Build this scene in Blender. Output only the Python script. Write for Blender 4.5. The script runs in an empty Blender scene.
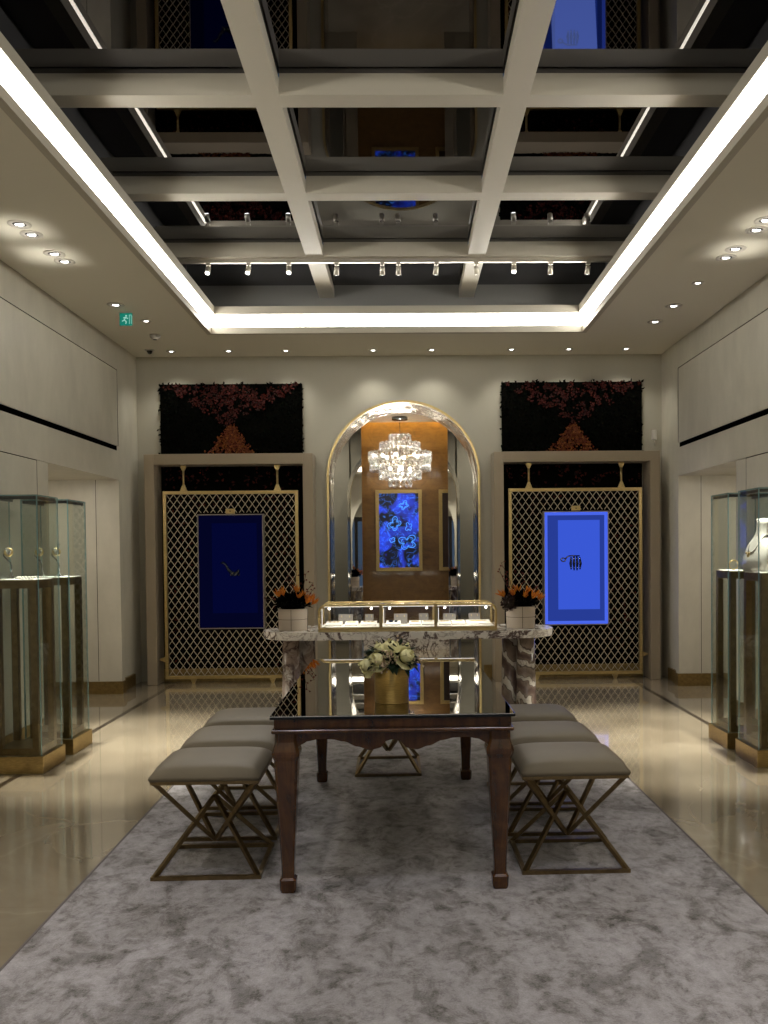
import bpy, bmesh, math, random
from math import sin, cos, pi, radians, sqrt
from mathutils import Vector, Matrix
random.seed(7)
S = bpy.context.scene
C = S.collection

# ------------------------------------------------------------------ materials
def nt(name):
    m = bpy.data.materials.new(name); m.use_nodes = True
    t = m.node_tree
    b = t.nodes.get('Principled BSDF')
    return m, t, b
def setp(b, **k):
    for n, v in k.items():
        key = {'col': 'Base Color', 'rough': 'Roughness', 'metal': 'Metallic', 'spec': 'Specular IOR Level', 'coat': 'Coat Weight',
               'coatr': 'Coat Roughness', 'em': 'Emission Color', 'ems': 'Emission Strength', 'sheen': 'Sheen Weight', 'trans': 'Transmission Weight', 'ior': 'IOR'}[n]
        if n in ('col', 'em'): v = (*v, 1)
        b.inputs[key].default_value = v
def plain(name, col, rough=.5, metal=0., **k):
    m, t, b = nt(name); setp(b, col=col, rough=rough, metal=metal, **k); return m
def coords(t, scale=(1, 1, 1), kind='Object', rot=(0, 0, 0)):
    tc = t.nodes.new('ShaderNodeTexCoord'); mp = t.nodes.new('ShaderNodeMapping')
    mp.inputs['Scale'].default_value = scale; mp.inputs['Rotation'].default_value = rot
    t.links.new(tc.outputs[kind], mp.inputs['Vector']); return mp.outputs['Vector']
def noise(t, v, scale, detail=4, rough=.55, dist=0.):
    n = t.nodes.new('ShaderNodeTexNoise'); n.inputs['Scale'].default_value = scale; n.inputs['Detail'].default_value = detail
    n.inputs['Roughness'].default_value = rough; n.inputs['Distortion'].default_value = dist
    if v is not None: t.links.new(v, n.inputs['Vector'])
    return n.outputs['Fac']
def ramp(t, f, stops):
    r = t.nodes.new('ShaderNodeValToRGB')
    el = r.color_ramp.elements
    while len(el) < len(stops): el.new(.5)
    for e, (p, c) in zip(el, stops): e.position = p; e.color = (*c, 1) if len(c) == 3 else c
    t.links.new(f, r.inputs['Fac']); return r.outputs['Color']
def mixc(t, f, a, b, mode='MIX'):
    n = t.nodes.new('ShaderNodeMix'); n.data_type = 'RGBA'; n.blend_type = mode
    for s, i in ((f, 0), (a, 6), (b, 7)):
        if isinstance(s, (int, float)): n.inputs[i].default_value = s
        elif isinstance(s, tuple): n.inputs[i].default_value = (*s, 1)
        else: t.links.new(s, n.inputs[i])
    return n.outputs[2]
def bump(t, b, h, strength=.2, dist=.01):
    n = t.nodes.new('ShaderNodeBump'); n.inputs['Strength'].default_value = strength; n.inputs['Distance'].default_value = dist
    t.links.new(h, n.inputs['Height']); t.links.new(n.outputs['Normal'], b.inputs['Normal'])
def g3(v): return (v, v, v)

def m_plaster(name, a, c, rough=.45, stretch=(1, 1, .35)):
    m, t, b = nt(name); v = coords(t, stretch)
    f = noise(t, v, 1.6, 8, .62, .6); f2 = noise(t, v, 9, 5, .6)
    col = mixc(t, .3, ramp(t, f, [(.3, a), (.7, c)]), ramp(t, f2, [(.3, a), (.7, c)]))
    t.links.new(col, b.inputs['Base Color']); setp(b, rough=rough, spec=.35)
    bump(t, b, f2, .08, .004); return m
def m_floor():
    m, t, b = nt('polished beige marble'); v = coords(t)
    f = noise(t, v, .9, 8, .6, .8)
    base = ramp(t, f, [(.3, (.175, .142, .098)), (.55, (.245, .205, .145)), (.75, (.31, .268, .20))])
    vo = t.nodes.new('ShaderNodeTexVoronoi'); vo.feature = 'DISTANCE_TO_EDGE'; vo.inputs['Scale'].default_value = .9
    nz = t.nodes.new('ShaderNodeTexNoise'); nz.inputs['Scale'].default_value = 1.3; nz.inputs['Detail'].default_value = 6
    t.links.new(v, nz.inputs['Vector'])
    vv = t.nodes.new('ShaderNodeVectorMath'); vv.operation = 'MULTIPLY_ADD'
    t.links.new(nz.outputs['Color'], vv.inputs[0]); vv.inputs[1].default_value = (.9, .9, .9); t.links.new(v, vv.inputs[2])
    t.links.new(vv.outputs[0], vo.inputs['Vector'])
    vein = ramp(t, vo.outputs['Distance'], [(.0, g3(1)), (.012, g3(.25)), (.03, g3(0))])
    col = mixc(t, vein, base, mixc(t, .14, base, (.55, .47, .36)))
    br = t.nodes.new('ShaderNodeTexBrick'); br.offset = 0
    for k, val in (('Scale', 1.), ('Mortar Size', .0025), ('Brick Width', 1.2), ('Row Height', 1.2)): br.inputs[k].default_value = val
    br.inputs['Color1'].default_value = (0, 0, 0, 1); br.inputs['Color2'].default_value = (0, 0, 0, 1); br.inputs['Mortar'].default_value = (.5, .5, .5, 1)
    t.links.new(v, br.inputs['Vector'])
    col = mixc(t, br.outputs['Color'], col, (.2, .16, .11))
    t.links.new(col, b.inputs['Base Color']); setp(b, rough=.10, spec=.9, coat=.7, coatr=.035); return m
def m_rug():
    m, t, b = nt('mottled silver velvet pile'); v = coords(t, (1., .8, 1))
    f = noise(t, v, 5.2, 9, .7, .6); f2 = noise(t, v, 19, 6, .7, .3); f3 = noise(t, v, 160, 2, .5)
    c1 = ramp(t, f, [(.40, (.04, .031, .026)), (.445, (.10, .086, .079)), (.50, (.26, .242, .248)), (.66, (.39, .368, .392))])
    c2 = ramp(t, f2, [(.38, (.05, .04, .036)), (.47, (.23, .213, .213)), (.66, (.40, .377, .397))])
    col = mixc(t, .45, c1, c2)
    t.links.new(mixc(t, .12, col, ramp(t, f3, [(.3, g3(.05)), (.7, g3(.45))])), b.inputs['Base Color'])
    setp(b, rough=.9, spec=.1, sheen=.25)
    bump(t, b, f3, .5, .006); return m
def m_marble(name, patch, seed, k=1.):
    m, t, b = nt(name); v = coords(t, (k, k, k), rot=(.3 + seed, .5, .7 + seed))
    f = noise(t, v, 3.2, 7, .6, 1.4); f2 = noise(t, v, 5.5, 6, .62, 2.2); f3 = noise(t, v, 2.2, 5, .6, .8)
    vein = ramp(t, f, [(.465, g3(0)), (.494, g3(1)), (.506, g3(1)), (.535, g3(0))]); vein2 = ramp(t, f2, [(.475, g3(0)), (.498, g3(.7)), (.503, g3(.7)), (.525, g3(0))])
    base = ramp(t, f3, [(.40, (.68, .645, .60)), (.60, (.76, .73, .69))])
    base = mixc(t, ramp(t, f3, [(.5 - patch, g3(.0)), (.5, g3(.0)), (.56, g3(min(1, patch * 5)))]), base, (.25, .19, .155))
    col = mixc(t, vein2, mixc(t, vein, base, (.085, .055, .05)), (.16, .115, .10))
    t.links.new(col, b.inputs['Base Color']); setp(b, rough=.14, spec=.5); return m
def m_zebra(name):
    m, t, b = nt(name); v = coords(t, (1, 1, .8), rot=(.2, .95, .5))
    w = t.nodes.new('ShaderNodeTexWave'); w.inputs['Scale'].default_value = 1.15; w.inputs['Distortion'].default_value = 7.5
    w.inputs['Detail'].default_value = 4; w.inputs['Detail Scale'].default_value = 1.5; w.inputs['Detail Roughness'].default_value = .6
    t.links.new(v, w.inputs['Vector']); f = noise(t, v, 7, 6, .6, 1.5)
    a = ramp(t, w.outputs['Fac'], [(.0, (.20, .15, .12)), (.22, (.27, .215, .175)), (.30, (.06, .04, .035)), (.36, (.60, .56, .50)), (.70, (.68, .64, .58)), (.76, (.10, .07, .06)), (.82, (.25, .19, .155)), (1., (.12, .08, .07))])
    col = mixc(t, ramp(t, f, [(.48, g3(0)), (.5, g3(.6)), (.52, g3(0))]), a, (.10, .07, .06))
    t.links.new(col, b.inputs['Base Color']); setp(b, rough=.14, spec=.5); return m
def m_wood(name, dark, mid, light, rough=.25, coat=.5, scale=1., grain=(14, 14, 1.4)):
    m, t, b = nt(name); v = coords(t, tuple(g * scale for g in grain))
    f = noise(t, v, 1.2, 8, .62, 1.6); v2 = coords(t); f2 = noise(t, v2, 5 * scale, 5, .6, 2.5)
    col = mixc(t, .45, ramp(t, f, [(.28, dark), (.5, mid), (.74, light)]), ramp(t, f2, [(.3, dark), (.55, mid), (.75, light)]))
    t.links.new(col, b.inputs['Base Color']); setp(b, rough=rough, coat=coat, coatr=.06); return m
def m_metal(name, col, rough=.3, sc=(1, 1, 1), amt=.2, bmp=0.):
    m, t, b = nt(name); v = coords(t, sc); f = noise(t, v, 30, 4, .6)
    lo = tuple(c * (1 - amt) for c in col); hi = tuple(min(1, c * (1 + amt)) for c in col)
    t.links.new(ramp(t, f, [(.3, lo), (.7, hi)]), b.inputs['Base Color']); setp(b, metal=1., rough=rough)
    if bmp: bump(t, b, noise(t, coords(t, (1, 1, 1)), 6, 4, .6, .8), bmp, .02)
    return m
def m_mirror(name, col, rough=.0, bmp=0., sc=3.):
    m, t, b = nt(name); setp(b, col=col, metal=1., rough=rough)
    if bmp: bump(t, b, noise(t, coords(t), sc, 2, .5), bmp, .02)
    return m
def m_emit(name, col, st):
    m, t, b = nt(name); setp(b, col=(0, 0, 0), em=col, ems=st, rough=.8, spec=0.); return m
def m_glass(name, tint, ior=1.45, boost=1., rough=0.):
    m = bpy.data.materials.new(name); m.use_nodes = True; t = m.node_tree; t.nodes.clear()
    o = t.nodes.new('ShaderNodeOutputMaterial'); tr = t.nodes.new('ShaderNodeBsdfTransparent'); gl = t.nodes.new('ShaderNodeBsdfGlossy')
    fr = t.nodes.new('ShaderNodeFresnel'); gm = t.nodes.new('ShaderNodeNewGeometry'); io = t.nodes.new('ShaderNodeMix'); io.inputs[2].default_value = ior; io.inputs[3].default_value = 1 / ior; t.links.new(gm.outputs['Backfacing'], io.inputs[0]); t.links.new(io.outputs[0], fr.inputs['IOR']); mx = t.nodes.new('ShaderNodeMixShader')
    tr.inputs['Color'].default_value = (*tint, 1); gl.inputs['Roughness'].default_value = rough; gl.inputs['Color'].default_value = (boost, boost, boost, 1)
    t.links.new(fr.outputs['Fac'], mx.inputs['Fac']); t.links.new(tr.outputs[0], mx.inputs[1]); t.links.new(gl.outputs[0], mx.inputs[2])
    t.links.new(mx.outputs[0], o.inputs['Surface']); return m
def m_crystal():
    m = bpy.data.materials.new('clear crystal rings'); m.use_nodes = True; t = m.node_tree; t.nodes.clear()
    o = t.nodes.new('ShaderNodeOutputMaterial'); tr = t.nodes.new('ShaderNodeBsdfTransparent'); gl = t.nodes.new('ShaderNodeBsdfGlossy')
    df = t.nodes.new('ShaderNodeBsdfTranslucent'); df.inputs['Color'].default_value = (.9, .9, .88, 1)
    gl.inputs['Roughness'].default_value = .12; gl.inputs['Color'].default_value = (.95, .95, .93, 1); tr.inputs['Color'].default_value = (.9, .9, .88, 1)
    lw = t.nodes.new('ShaderNodeLayerWeight'); lw.inputs['Blend'].default_value = .45
    m1 = t.nodes.new('ShaderNodeMixShader'); m2 = t.nodes.new('ShaderNodeMixShader'); m1.inputs['Fac'].default_value = .45
    t.links.new(gl.outputs[0], m1.inputs[1]); t.links.new(df.outputs[0], m1.inputs[2])
    t.links.new(lw.outputs['Facing'], m2.inputs['Fac']); t.links.new(tr.outputs[0], m2.inputs[1]); t.links.new(m1.outputs[0], m2.inputs[2])
    t.links.new(m2.outputs[0], o.inputs['Surface']); return m
def m_leaf(name, cols, rough=.7, spec=.15):
    m, t, b = nt(name); g = t.nodes.new('ShaderNodeNewGeometry')
    n = len(cols); t.links.new(ramp(t, g.outputs['Random Per Island'], [(i / max(1, n - 1), c) for i, c in enumerate(cols)]), b.inputs['Base Color'])
    setp(b, rough=rough, spec=spec); return m
def m_leather(name, a, c):
    m, t, b = nt(name); v = coords(t); f = noise(t, v, 3, 4, .5); f2 = noise(t, v, 240, 2, .5)
    t.links.new(ramp(t, f, [(.3, a), (.7, c)]), b.inputs['Base Color']); setp(b, rough=.62, spec=.22); bump(t, b, f2, .12, .002); return m
def m_screen():
    m, t, b = nt('blue video picture'); v = coords(t, (1, 1, 1))
    f = noise(t, v, 3.6, 2, .5, .8); f2 = noise(t, v, 6.5, 1.5, .5, 2.6)
    blobs = ramp(t, f, [(.47, (.0005, .001, .008)), (.51, (.010, .02, .26)), (.62, (.014, .045, .60))])
    glow = ramp(t, f2, [(.53, (0, 0, 0)), (.56, (.04, .20, .8)), (.585, (.0, .02, .1)), (.62, (0, 0, 0))])
    c = mixc(t, .7, blobs, glow, 'ADD')
    setp(b, col=(0, 0, 0), rough=.3, ems=1.4); t.links.new(c, b.inputs['Emission Color']); b.inputs['Emission Strength'].default_value = 1.0; return m

M = {}
M['wall'] = m_plaster('grey beige polished plaster', (.46, .435, .365), (.65, .615, .52), .4, (.7, .7, .32))
M['back'] = m_plaster('matt warm grey wall paint', (.43, .408, .338), (.46, .436, .365), .6)
M['ceil'] = plain('matt taupe ceiling paint', (.70, .665, .575), .7)
M['lip'] = plain('satin beige cove lip', (.42, .385, .32), .4)
M['beam'] = m_plaster('beige lacquered beam', (.47, .435, .36), (.50, .46, .385), .4)
M['recess'] = plain('grey recess panel', (.22, .215, .21), .5)
M['dmir'] = m_mirror('dark ceiling mirror', (.13, .13, .145), .015)
M['floor'] = m_floor(); M['inlay'] = plain('dark brown stone inlay', (.03, .022, .016), .12)
M['black'] = plain('black void', (.001, .001, .001), 1., spec=0.)
M['rug'] = m_rug(); M['bind'] = plain('grey rug binding', (.10, .085, .08), .9)
M['portal'] = m_plaster('taupe lacquered portal', (.37, .305, .225), (.40, .335, .25), .35)
M['gold'] = m_metal('brushed pale gold', (.62, .47, .22), .28, (1, 1, 8))
M['bronze'] = m_metal('brushed bronze', (.44, .32, .135), .36, (1, 1, 6))
M['bronze_dark'] = m_metal('dark antique bronze', (.22, .16, .082), .38)
M['brass'] = m_metal('hammered brass', (.55, .38, .13), .33, (1, 1, 20), .25)
M['lattice'] = plain('champagne lattice strands', (.66, .58, .44), .35, .2)
M['bbase'] = m_metal('bronze skirting', (.31, .22, .09), .42)
M['mir'] = m_mirror('alcove mirror', (.62, .60, .56), .01)
M['reveal'] = m_mirror('polished silver reveal', (.50, .455, .385), .13, .7, 4.)
M['marb'] = m_marble('veined white marble', .03, 0, .75); M['marbdark'] = m_zebra('dark banded marble'); M['marbleg'] = m_marble('brown veined marble', .19, 1.1, .62)
M['tablemir'] = m_mirror('smoked table mirror', (.27, .265, .26), .004)
M['blackedge'] = plain('black glass edge', (.006, .006, .006), .1)
M['twood'] = m_wood('dark burl wood', (.016, .006, .002), (.060, .021, .004), (.125, .050, .010), .22, .25)
M['wwood'] = m_wood('amber veneer wall', (.085, .040, .009), (.155, .078, .017), (.195, .105, .025), .4, .2, 1., (2, 2, 9))
M['leather'] = m_leather('taupe grey leather', (.145, .122, .085), (.178, .152, .108))
M['cream'] = m_leather('cream leather', (.50, .42, .34), (.55, .47, .385)); M['stitch'] = plain('dark seam', (.04, .03, .025), .7)
M['glass'] = m_glass('clear showcase glass', (.955, .975, .965), 1.45, .7); M['edge'] = plain('teal glass edge', (.20, .36, .38), .15, 0., spec=.8)
M['vglass'] = m_glass('clear vitrine glass', (.96, .96, .95))
M['white'] = plain('white velvet', (.78, .75, .70), .7); M['ivory'] = plain('ivory bust', (.56, .53, .48), .5)
M['tan'] = plain('tan bust back', (.42, .32, .2), .6)
M['gpad'] = plain('grey velvet', (.22, .2, .18), .7); M['silver'] = m_mirror('polished silver', (.8, .8, .8), .08); M['dsteel'] = m_mirror('dark steel', (.2, .2, .21), .25)
M['fixture'] = plain('satin nickel lamp body', (.62, .58, .5), .3, .8)
M['ring'] = plain('white lamp ring', (.55, .51, .46), .4)
M['cup'] = plain('dark lamp cup', (.03, .03, .03), .4)
M['lens'] = m_emit('lit lamp lens', (1, .97, .92), 9); M['lensdim'] = m_emit('dim lamp lens', (1, .97, .92), 3.)
M['cove'] = m_emit('white light diffuser', (1, .962, .865), 16.)
M['leafdark'] = m_leaf('near black foliage', [(.0008, .001, .0008), (.002, .003, .0015), (.003, .0025, .002)], .9, .03)
M['leafred'] = m_leaf('dark red blooms', [(.012, .002, .002), (.055, .006, .004), (.005, .003, .002), (.085, .012, .007)])
M['leaforange'] = m_leaf('rust orange blooms', [(.15, .030, .008), (.04, .006, .003), (.24, .085, .018), (.07, .010, .005), (.18, .05, .02)])
M['greenleaf'] = m_leaf('dark green leaves', [(.006, .014, .006), (.016, .030, .012), (.008, .018, .010)])
M['rose'] = m_leaf('cream rose petals', [(.62, .58, .30), (.74, .70, .42), (.56, .54, .26)])
M['berry'] = m_leaf('pale beige berries', [(.42, .30, .2), (.5, .4, .28), (.3, .2, .13)], .35)
M['redberry'] = m_leaf('dark red berries', [(.08, .01, .008), (.14, .02, .012)], .35)
M['strel'] = m_leaf('orange petals', [(.60, .17, .02), (.72, .32, .04), (.45, .10, .015), (.68, .24, .03)])
M['twig'] = plain('brown twigs', (.06, .035, .02), .8)
M['navyback'] = m_emit('deep navy lit panel', (.005, .010, .14), .16); M['navyrim'] = m_emit('deep navy lit reveal', (.005, .007, .07), .18)  # navy glow levels stand in for the dim light inside the box
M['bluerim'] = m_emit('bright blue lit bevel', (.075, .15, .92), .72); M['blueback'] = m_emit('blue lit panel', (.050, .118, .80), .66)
M['bluereveal'] = m_emit('shaded blue reveal', (.035, .078, .52), .46)  # emission set per face paints the blue box's inner light and shade
M['boxframe'] = plain('grey champagne box frame', (.30, .27, .25), .35, .5)
M['screen'] = m_screen(); M['stroke'] = m_emit('pale cyan light lines', (.07, .30, .95), 1.5)
M['crystal'] = m_crystal(); M['bulb'] = m_emit('warm lit bulb', (1, .93, .82), 14)
M['exit'] = m_emit('green exit panel', (.015, .30, .21), .5); M['exitw'] = m_emit('white pictogram', (.30, .62, .50), .8)
M['plastic'] = plain('white plastic', (.6, .58, .54), .4); M['led'] = m_emit('white led line', (1, .95, .86), 1.3)
M['enamel'] = plain('dark blue enamel', (.01, .02, .05), .15)
M['frontdoor'] = plain('dark door frame', (.02, .018, .016), .4)

# ------------------------------------------------------------------ mesh helpers
class MB:
    def __init__(s): s.bm = bmesh.new()
    def face(s, pts, mi=0, smooth=False):
        f = s.bm.faces.new([s.bm.verts.new(p) for p in pts]); f.material_index = mi; f.smooth = smooth; return f
    def box(s, x0, x1, y0, y1, z0, z1, mi=0, bev=0., seg=2):
        r = bmesh.ops.create_cube(s.bm, size=1.)
        for v in r['verts']: v.co = Vector(((x0 + x1) / 2 + v.co.x * (x1 - x0), (y0 + y1) / 2 + v.co.y * (y1 - y0), (z0 + z1) / 2 + v.co.z * (z1 - z0)))
        fs = {f for v in r['verts'] for f in v.link_faces}
        for f in fs: f.material_index = mi
        if bev > 0:
            es = list({e for v in r['verts'] for e in v.link_edges})
            q = bmesh.ops.bevel(s.bm, geom=es, offset=bev, segments=seg, profile=.5, affect='EDGES')
            for f in q['faces']: f.material_index = mi
        return s
    def tube(s, pts, r, n=8, mi=0, smooth=True, closed=False, flat=None):
        pts = [Vector(p) for p in pts]; k = len(pts); rs = r if isinstance(r, (list, tuple)) else [r] * k
        rings = []
        up = None
        for i, p in enumerate(pts):
            a = pts[(i - 1) % k] if (closed or i > 0) else p; b = pts[(i + 1) % k] if (closed or i < k - 1) else p
            d = (b - a).normalized()
            if up is None:
                up = Vector((0, 0, 1)) if abs(d.z) < .9 else Vector((0, 1, 0))
            u = d.cross(up)
            if u.length < 1e-5: u = d.cross(Vector((1, 0, 0)))
            u.normalize(); w = u.cross(d).normalized(); up = w
            ring = []
            for j in range(n):
                t = 2 * pi * (j + .5) / n
                fu, fw = (1, 1) if flat is None else flat
                ring.append(s.bm.verts.new(p + (u * cos(t) * fu + w * sin(t) * fw) * rs[i]))
            rings.append(ring)
        m = k if closed else k - 1
        for i in range(m):
            A, B = rings[i], rings[(i + 1) % k]
            for j in range(n):
                f = s.bm.faces.new((A[j], A[(j + 1) % n], B[(j + 1) % n], B[j])); f.material_index = mi; f.smooth = smooth and n > 4
        if not closed:
            for ring, rev in ((rings[0], True), (rings[-1], False)):
                f = s.bm.faces.new(ring[::-1] if rev else ring); f.material_index = mi
        return s
    def bar(s, a, b, w, mi=0): return s.tube([a, b], w * .7071, 4, mi, False)
    def lathe(s, prof, n=24, c=(0, 0, 0), mi=0, smooth=True, sx=1., sy=1., axis='z'):
        rings = []
        for r, z in prof:
            ring = []
            for j in range(n):
                t = 2 * pi * j / n
                p = (r * cos(t) * sx, r * sin(t) * sy, z)
                if axis == 'y': p = (p[0], -p[2], p[1])
                ring.append(s.bm.verts.new((c[0] + p[0], c[1] + p[1], c[2] + p[2])))
            rings.append(ring)
        for A, B in zip(rings, rings[1:]):
            for j in range(n):
                f = s.bm.faces.new((A[j], A[(j + 1) % n], B[(j + 1) % n], B[j])); f.material_index = mi; f.smooth = smooth
        if prof[0][0] > 1e-6: f = s.bm.faces.new(rings[0][::-1]); f.material_index = mi
        if prof[-1][0] > 1e-6: f = s.bm.faces.new(rings[-1]); f.material_index = mi
        return s
    def prism(s, poly, a0, a1, plane='xz', mi=0):
        def P(u, v, d): return {'xz': (u, d, v), 'yz': (d, u, v), 'xy': (u, v, d)}[plane]
        A = [s.bm.verts.new(P(u, v, a0)) for u, v in poly]; B = [s.bm.verts.new(P(u, v, a1)) for u, v in poly]
        fs = [s.bm.faces.new(A), s.bm.faces.new(B[::-1])]
        for i in range(len(poly)):
            j = (i + 1) % len(poly); fs.append(s.bm.faces.new((A[j], A[i], B[i], B[j])))
        for f in fs: f.material_index = mi
        return s
    def ico(s, c, r, sub=1, mi=0, sc=(1, 1, 1)):
        q = bmesh.ops.create_icosphere(s.bm, subdivisions=sub, radius=r)
        for v in q['verts']: v.co = Vector((c[0] + v.co.x * sc[0], c[1] + v.co.y * sc[1], c[2] + v.co.z * sc[2]))
        for f in {f for v in q['verts'] for f in v.link_faces}: f.material_index = mi; f.smooth = True
        return s
    def leaf(s, p, d, n, ln, w, mi=0, fold=.25):
        p, d, n = Vector(p), Vector(d).normalized(), Vector(n)
        u = d.cross(n)
        if u.length < 1e-4: u = d.cross(Vector((.3, .5, .8)))
        u.normalize(); k = u.cross(d).normalized()
        a = s.bm.verts.new(p); t = s.bm.verts.new(p + d * ln - k * ln * .12)
        m = s.bm.verts.new(p + d * ln * .5); l = s.bm.verts.new(p + d * ln * .42 + u * w * .5 + k * w * fold); r = s.bm.verts.new(p + d * ln * .42 - u * w * .5 + k * w * fold)
        for q in ((a, l, m), (a, m, r), (l, t, m), (m, t, r)):
            f = s.bm.faces.new(q); f.material_index = mi; f.smooth = True
        return s
    def build(s, name, mats, parent=None, recalc=True):
        if recalc: bmesh.ops.recalc_face_normals(s.bm, faces=s.bm.faces[:])
        me = bpy.data.meshes.new(name); s.bm.to_mesh(me); s.bm.free()
        o = bpy.data.objects.new(name, me); C.objects.link(o)
        for m in (mats if isinstance(mats, (list, tuple)) else [mats]): me.materials.append(m)
        if parent is not None: o.parent = parent
        return o
def tag(o, label=None, cat=None, group=None, kind=None):
    for k, v in (('label', label), ('category', cat), ('group', group), ('kind', kind)):
        if v: o[k] = v
    return o
def thing(name, label, cat, loc=(0, 0, 0), rz=0., group=None):
    o = bpy.data.objects.new(name, None); C.objects.link(o); o.location = loc; o.rotation_euler = (0, 0, rz); o.empty_display_size = .1
    return tag(o, label, cat, group)
def dup(root, loc, rz=0., label=None, group=None):
    r = root.copy(); C.objects.link(r); r.location = loc; r.rotation_euler = (0, 0, rz)
    if label: r['label'] = label
    if group: r['group'] = group
    for ch in list(root.children):
        c = ch.copy(); C.objects.link(c); c.parent = r
        for g in list(ch.children):
            d = g.copy(); C.objects.link(d); d.parent = c
    return r
def struct(mb, name, m, parent=None):
    o = mb.build(name, m, parent)
    if parent is None: o['kind'] = 'structure'
    return o
def lamp(kind, loc, power, col=(1, .93, .82), target=None, angle=60, blend=.6, rad=.03, size=None, size2=None, spread=None):
    l = bpy.data.lights.new('lamp', kind); l.energy = power; l.color = col
    if kind == 'SPOT': l.spot_size = radians(angle); l.spot_blend = blend; l.shadow_soft_size = rad
    elif kind == 'POINT': l.shadow_soft_size = rad
    else:
        l.size = size
        if size2: l.shape = 'RECTANGLE'; l.size_y = size2
        if spread: l.spread = radians(spread)
    o = bpy.data.objects.new('lamp', l); C.objects.link(o); o.location = loc
    d = Vector(target if target else (loc[0], loc[1], loc[2] - 1)) - Vector(loc)
    o.rotation_euler = d.to_track_quat('-Z', 'Y').to_euler(); return o
NEAR = radians(.67)      # the rug, table and stools stand turned a little against the room

# ------------------------------------------------------------------ setting: shell
YB = 9.9; YF = -2.6; ZC = 3.75; XW = 3.06
b = MB(); b.box(-4.6, 4.6, YF - 2, 13.0, -.1, 0); struct(b, 'floor', M['floor'])
b = MB(); b.box(-2.645, -2.6, YF, 9.62, -.002, .0012); struct(b, 'trim_1', M['inlay'])
b = MB(); b.box(2.55, 2.595, YF, 9.62, -.002, .0012); struct(b, 'trim_2', M['inlay'])

# ceiling slabs round the opening
OX0, OX1, OY0, OY1 = -1.96, 1.88, -1.2, 8.85
RX0, RX1, RY0, RY1 = -2.27, 2.19, -1.5, 9.13
ZM = 4.325; ZB = 4.19
b = MB()
K = .034
b.box(-4.5, OX0 - K, YF, YB + .02, ZC, 3.78); b.box(OX1 + K, 4.5, YF, YB + .02, ZC, 3.78)
b.box(OX0 - K, OX1 + K, YF, OY0 - K, ZC, 3.78); b.box(OX0 - K, OX1 + K, OY1 + K, YB + .02, ZC, 3.78)
ceil = struct(b, 'ceiling', M['ceil'])
def rimframe(mb, x0, x1, y0, y1, z0, z1, th):
    mb.box(x0 - th, x0, y0 - th, y1 + th, z0, z1); mb.box(x1, x1 + th, y0 - th, y1 + th, z0, z1)
    mb.box(x0, x1, y0 - th, y0, z0, z1); mb.box(x0, x1, y1, y1 + th, z0, z1); return mb
lip = rimframe(MB(), OX0, OX1, OY0, OY1, ZC - .001, 3.815, .05).build('lower_lip', M['lip'], ceil)
lip2 = rimframe(MB(), OX0 + .045, OX1 - .045, OY0 + .045, OY1 - .045, 3.934, 4.014, .095).build('upper_lip', M['lip'], ceil)
b = MB()
b.box(RX0 - .02, OX0 - .03, RY0, RY1, 3.96, 4.0); b.box(OX1 + .03, RX1 + .02, RY0, RY1, 3.955, 4.0)
b.box(OX0 - .03, OX1 + .03, RY0, OY0 - .03, 3.955, 4.0); b.box(OX0 - .03, OX1 + .03, OY1 + .03, RY1, 3.955, 4.0)
b.build('recess_ledge', M['recess'], ceil)
b = rimframe(MB(), RX0, RX1, RY0, RY1, 3.99, 4.4, .03); b.build('recess_side', M['recess'], ceil)
b = rimframe(MB(), OX0 - .03, OX1 + .03, OY0 - .03, OY1 + .03, 3.81, 3.9335, .02)
o = b.build('cove_light', M['cove']); tag(o, 'continuous white light strip running round the ceiling opening', 'light strip')
# beams
LBX = [(-.866, -.708), (.618, .776)]
BY = [3.71 + 1.38 * k for k in (-3, -2, -1, 0, 1, 2, 3)]
n = 3
for x0, x1 in LBX:
    b = MB(); b.box(x0, x1, RY0, RY1, ZB, ZB + .10); b.box(x0 + .012, x1 - .012, RY0, RY1, ZB + .10, ZM + .01)
    struct(b, 'trim_%d' % n, M['beam']); n += 1
for y in BY:
    b = MB()
    for a, c in ((RX0, LBX[0][0]), (LBX[0][1], LBX[1][0]), (LBX[1][1], RX1)):
        b.box(a, c, y, y + .14, ZB, ZB + .105); b.box(a, c, y + .014, y + .126, ZB + .105, ZM + .01)
    struct(b, 'trim_%d' % n, M['beam']); n += 1
xs = [RX0, LBX[0][0] + .012, LBX[0][1] - .012, LBX[1][0] + .012, LBX[1][1] - .012, RX1]
yy = [RY0] + [v for y in BY for v in (y + .014, y + .126)] + [RY1]
for i in range(0, 6, 2):
    for j in range(0, len(yy), 2):
        MB().box(xs[i], xs[i + 1], yy[j], yy[j + 1], ZM, ZM + .02).build('mirror_pane', M['dmir'], ceil)

# back wall with arch
AX, AR, AZ = 0.008, .868, 2.345        # arch centre, radius, springing height
def arch_pts(r, n=36, cx=AX, z=AZ): return [(cx + r * cos(pi * k / n), z + r * sin(pi * k / n)) for k in range(n + 1)]
def wall_with_arch(y0, y1, x0, x1, ztop, r, cx, z):
    mb = MB(); mb.box(x0, cx - r, y0, y1, 0, ztop); mb.box(cx + r, x1, y0, y1, 0, ztop)
    pts = arch_pts(r, 40, cx, z)
    for (xa, za), (xb, zb) in zip(pts, pts[1:]):
        mb.prism([(xa, za), (xa, ztop), (xb, ztop), (xb, zb)], y0, y1, 'xz')
    return mb
struct(wall_with_arch(YB, YB + .10, -XW - .06, XW + .06, ZC + .03, AR, AX, AZ), 'wall_back', M['back'])
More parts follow.
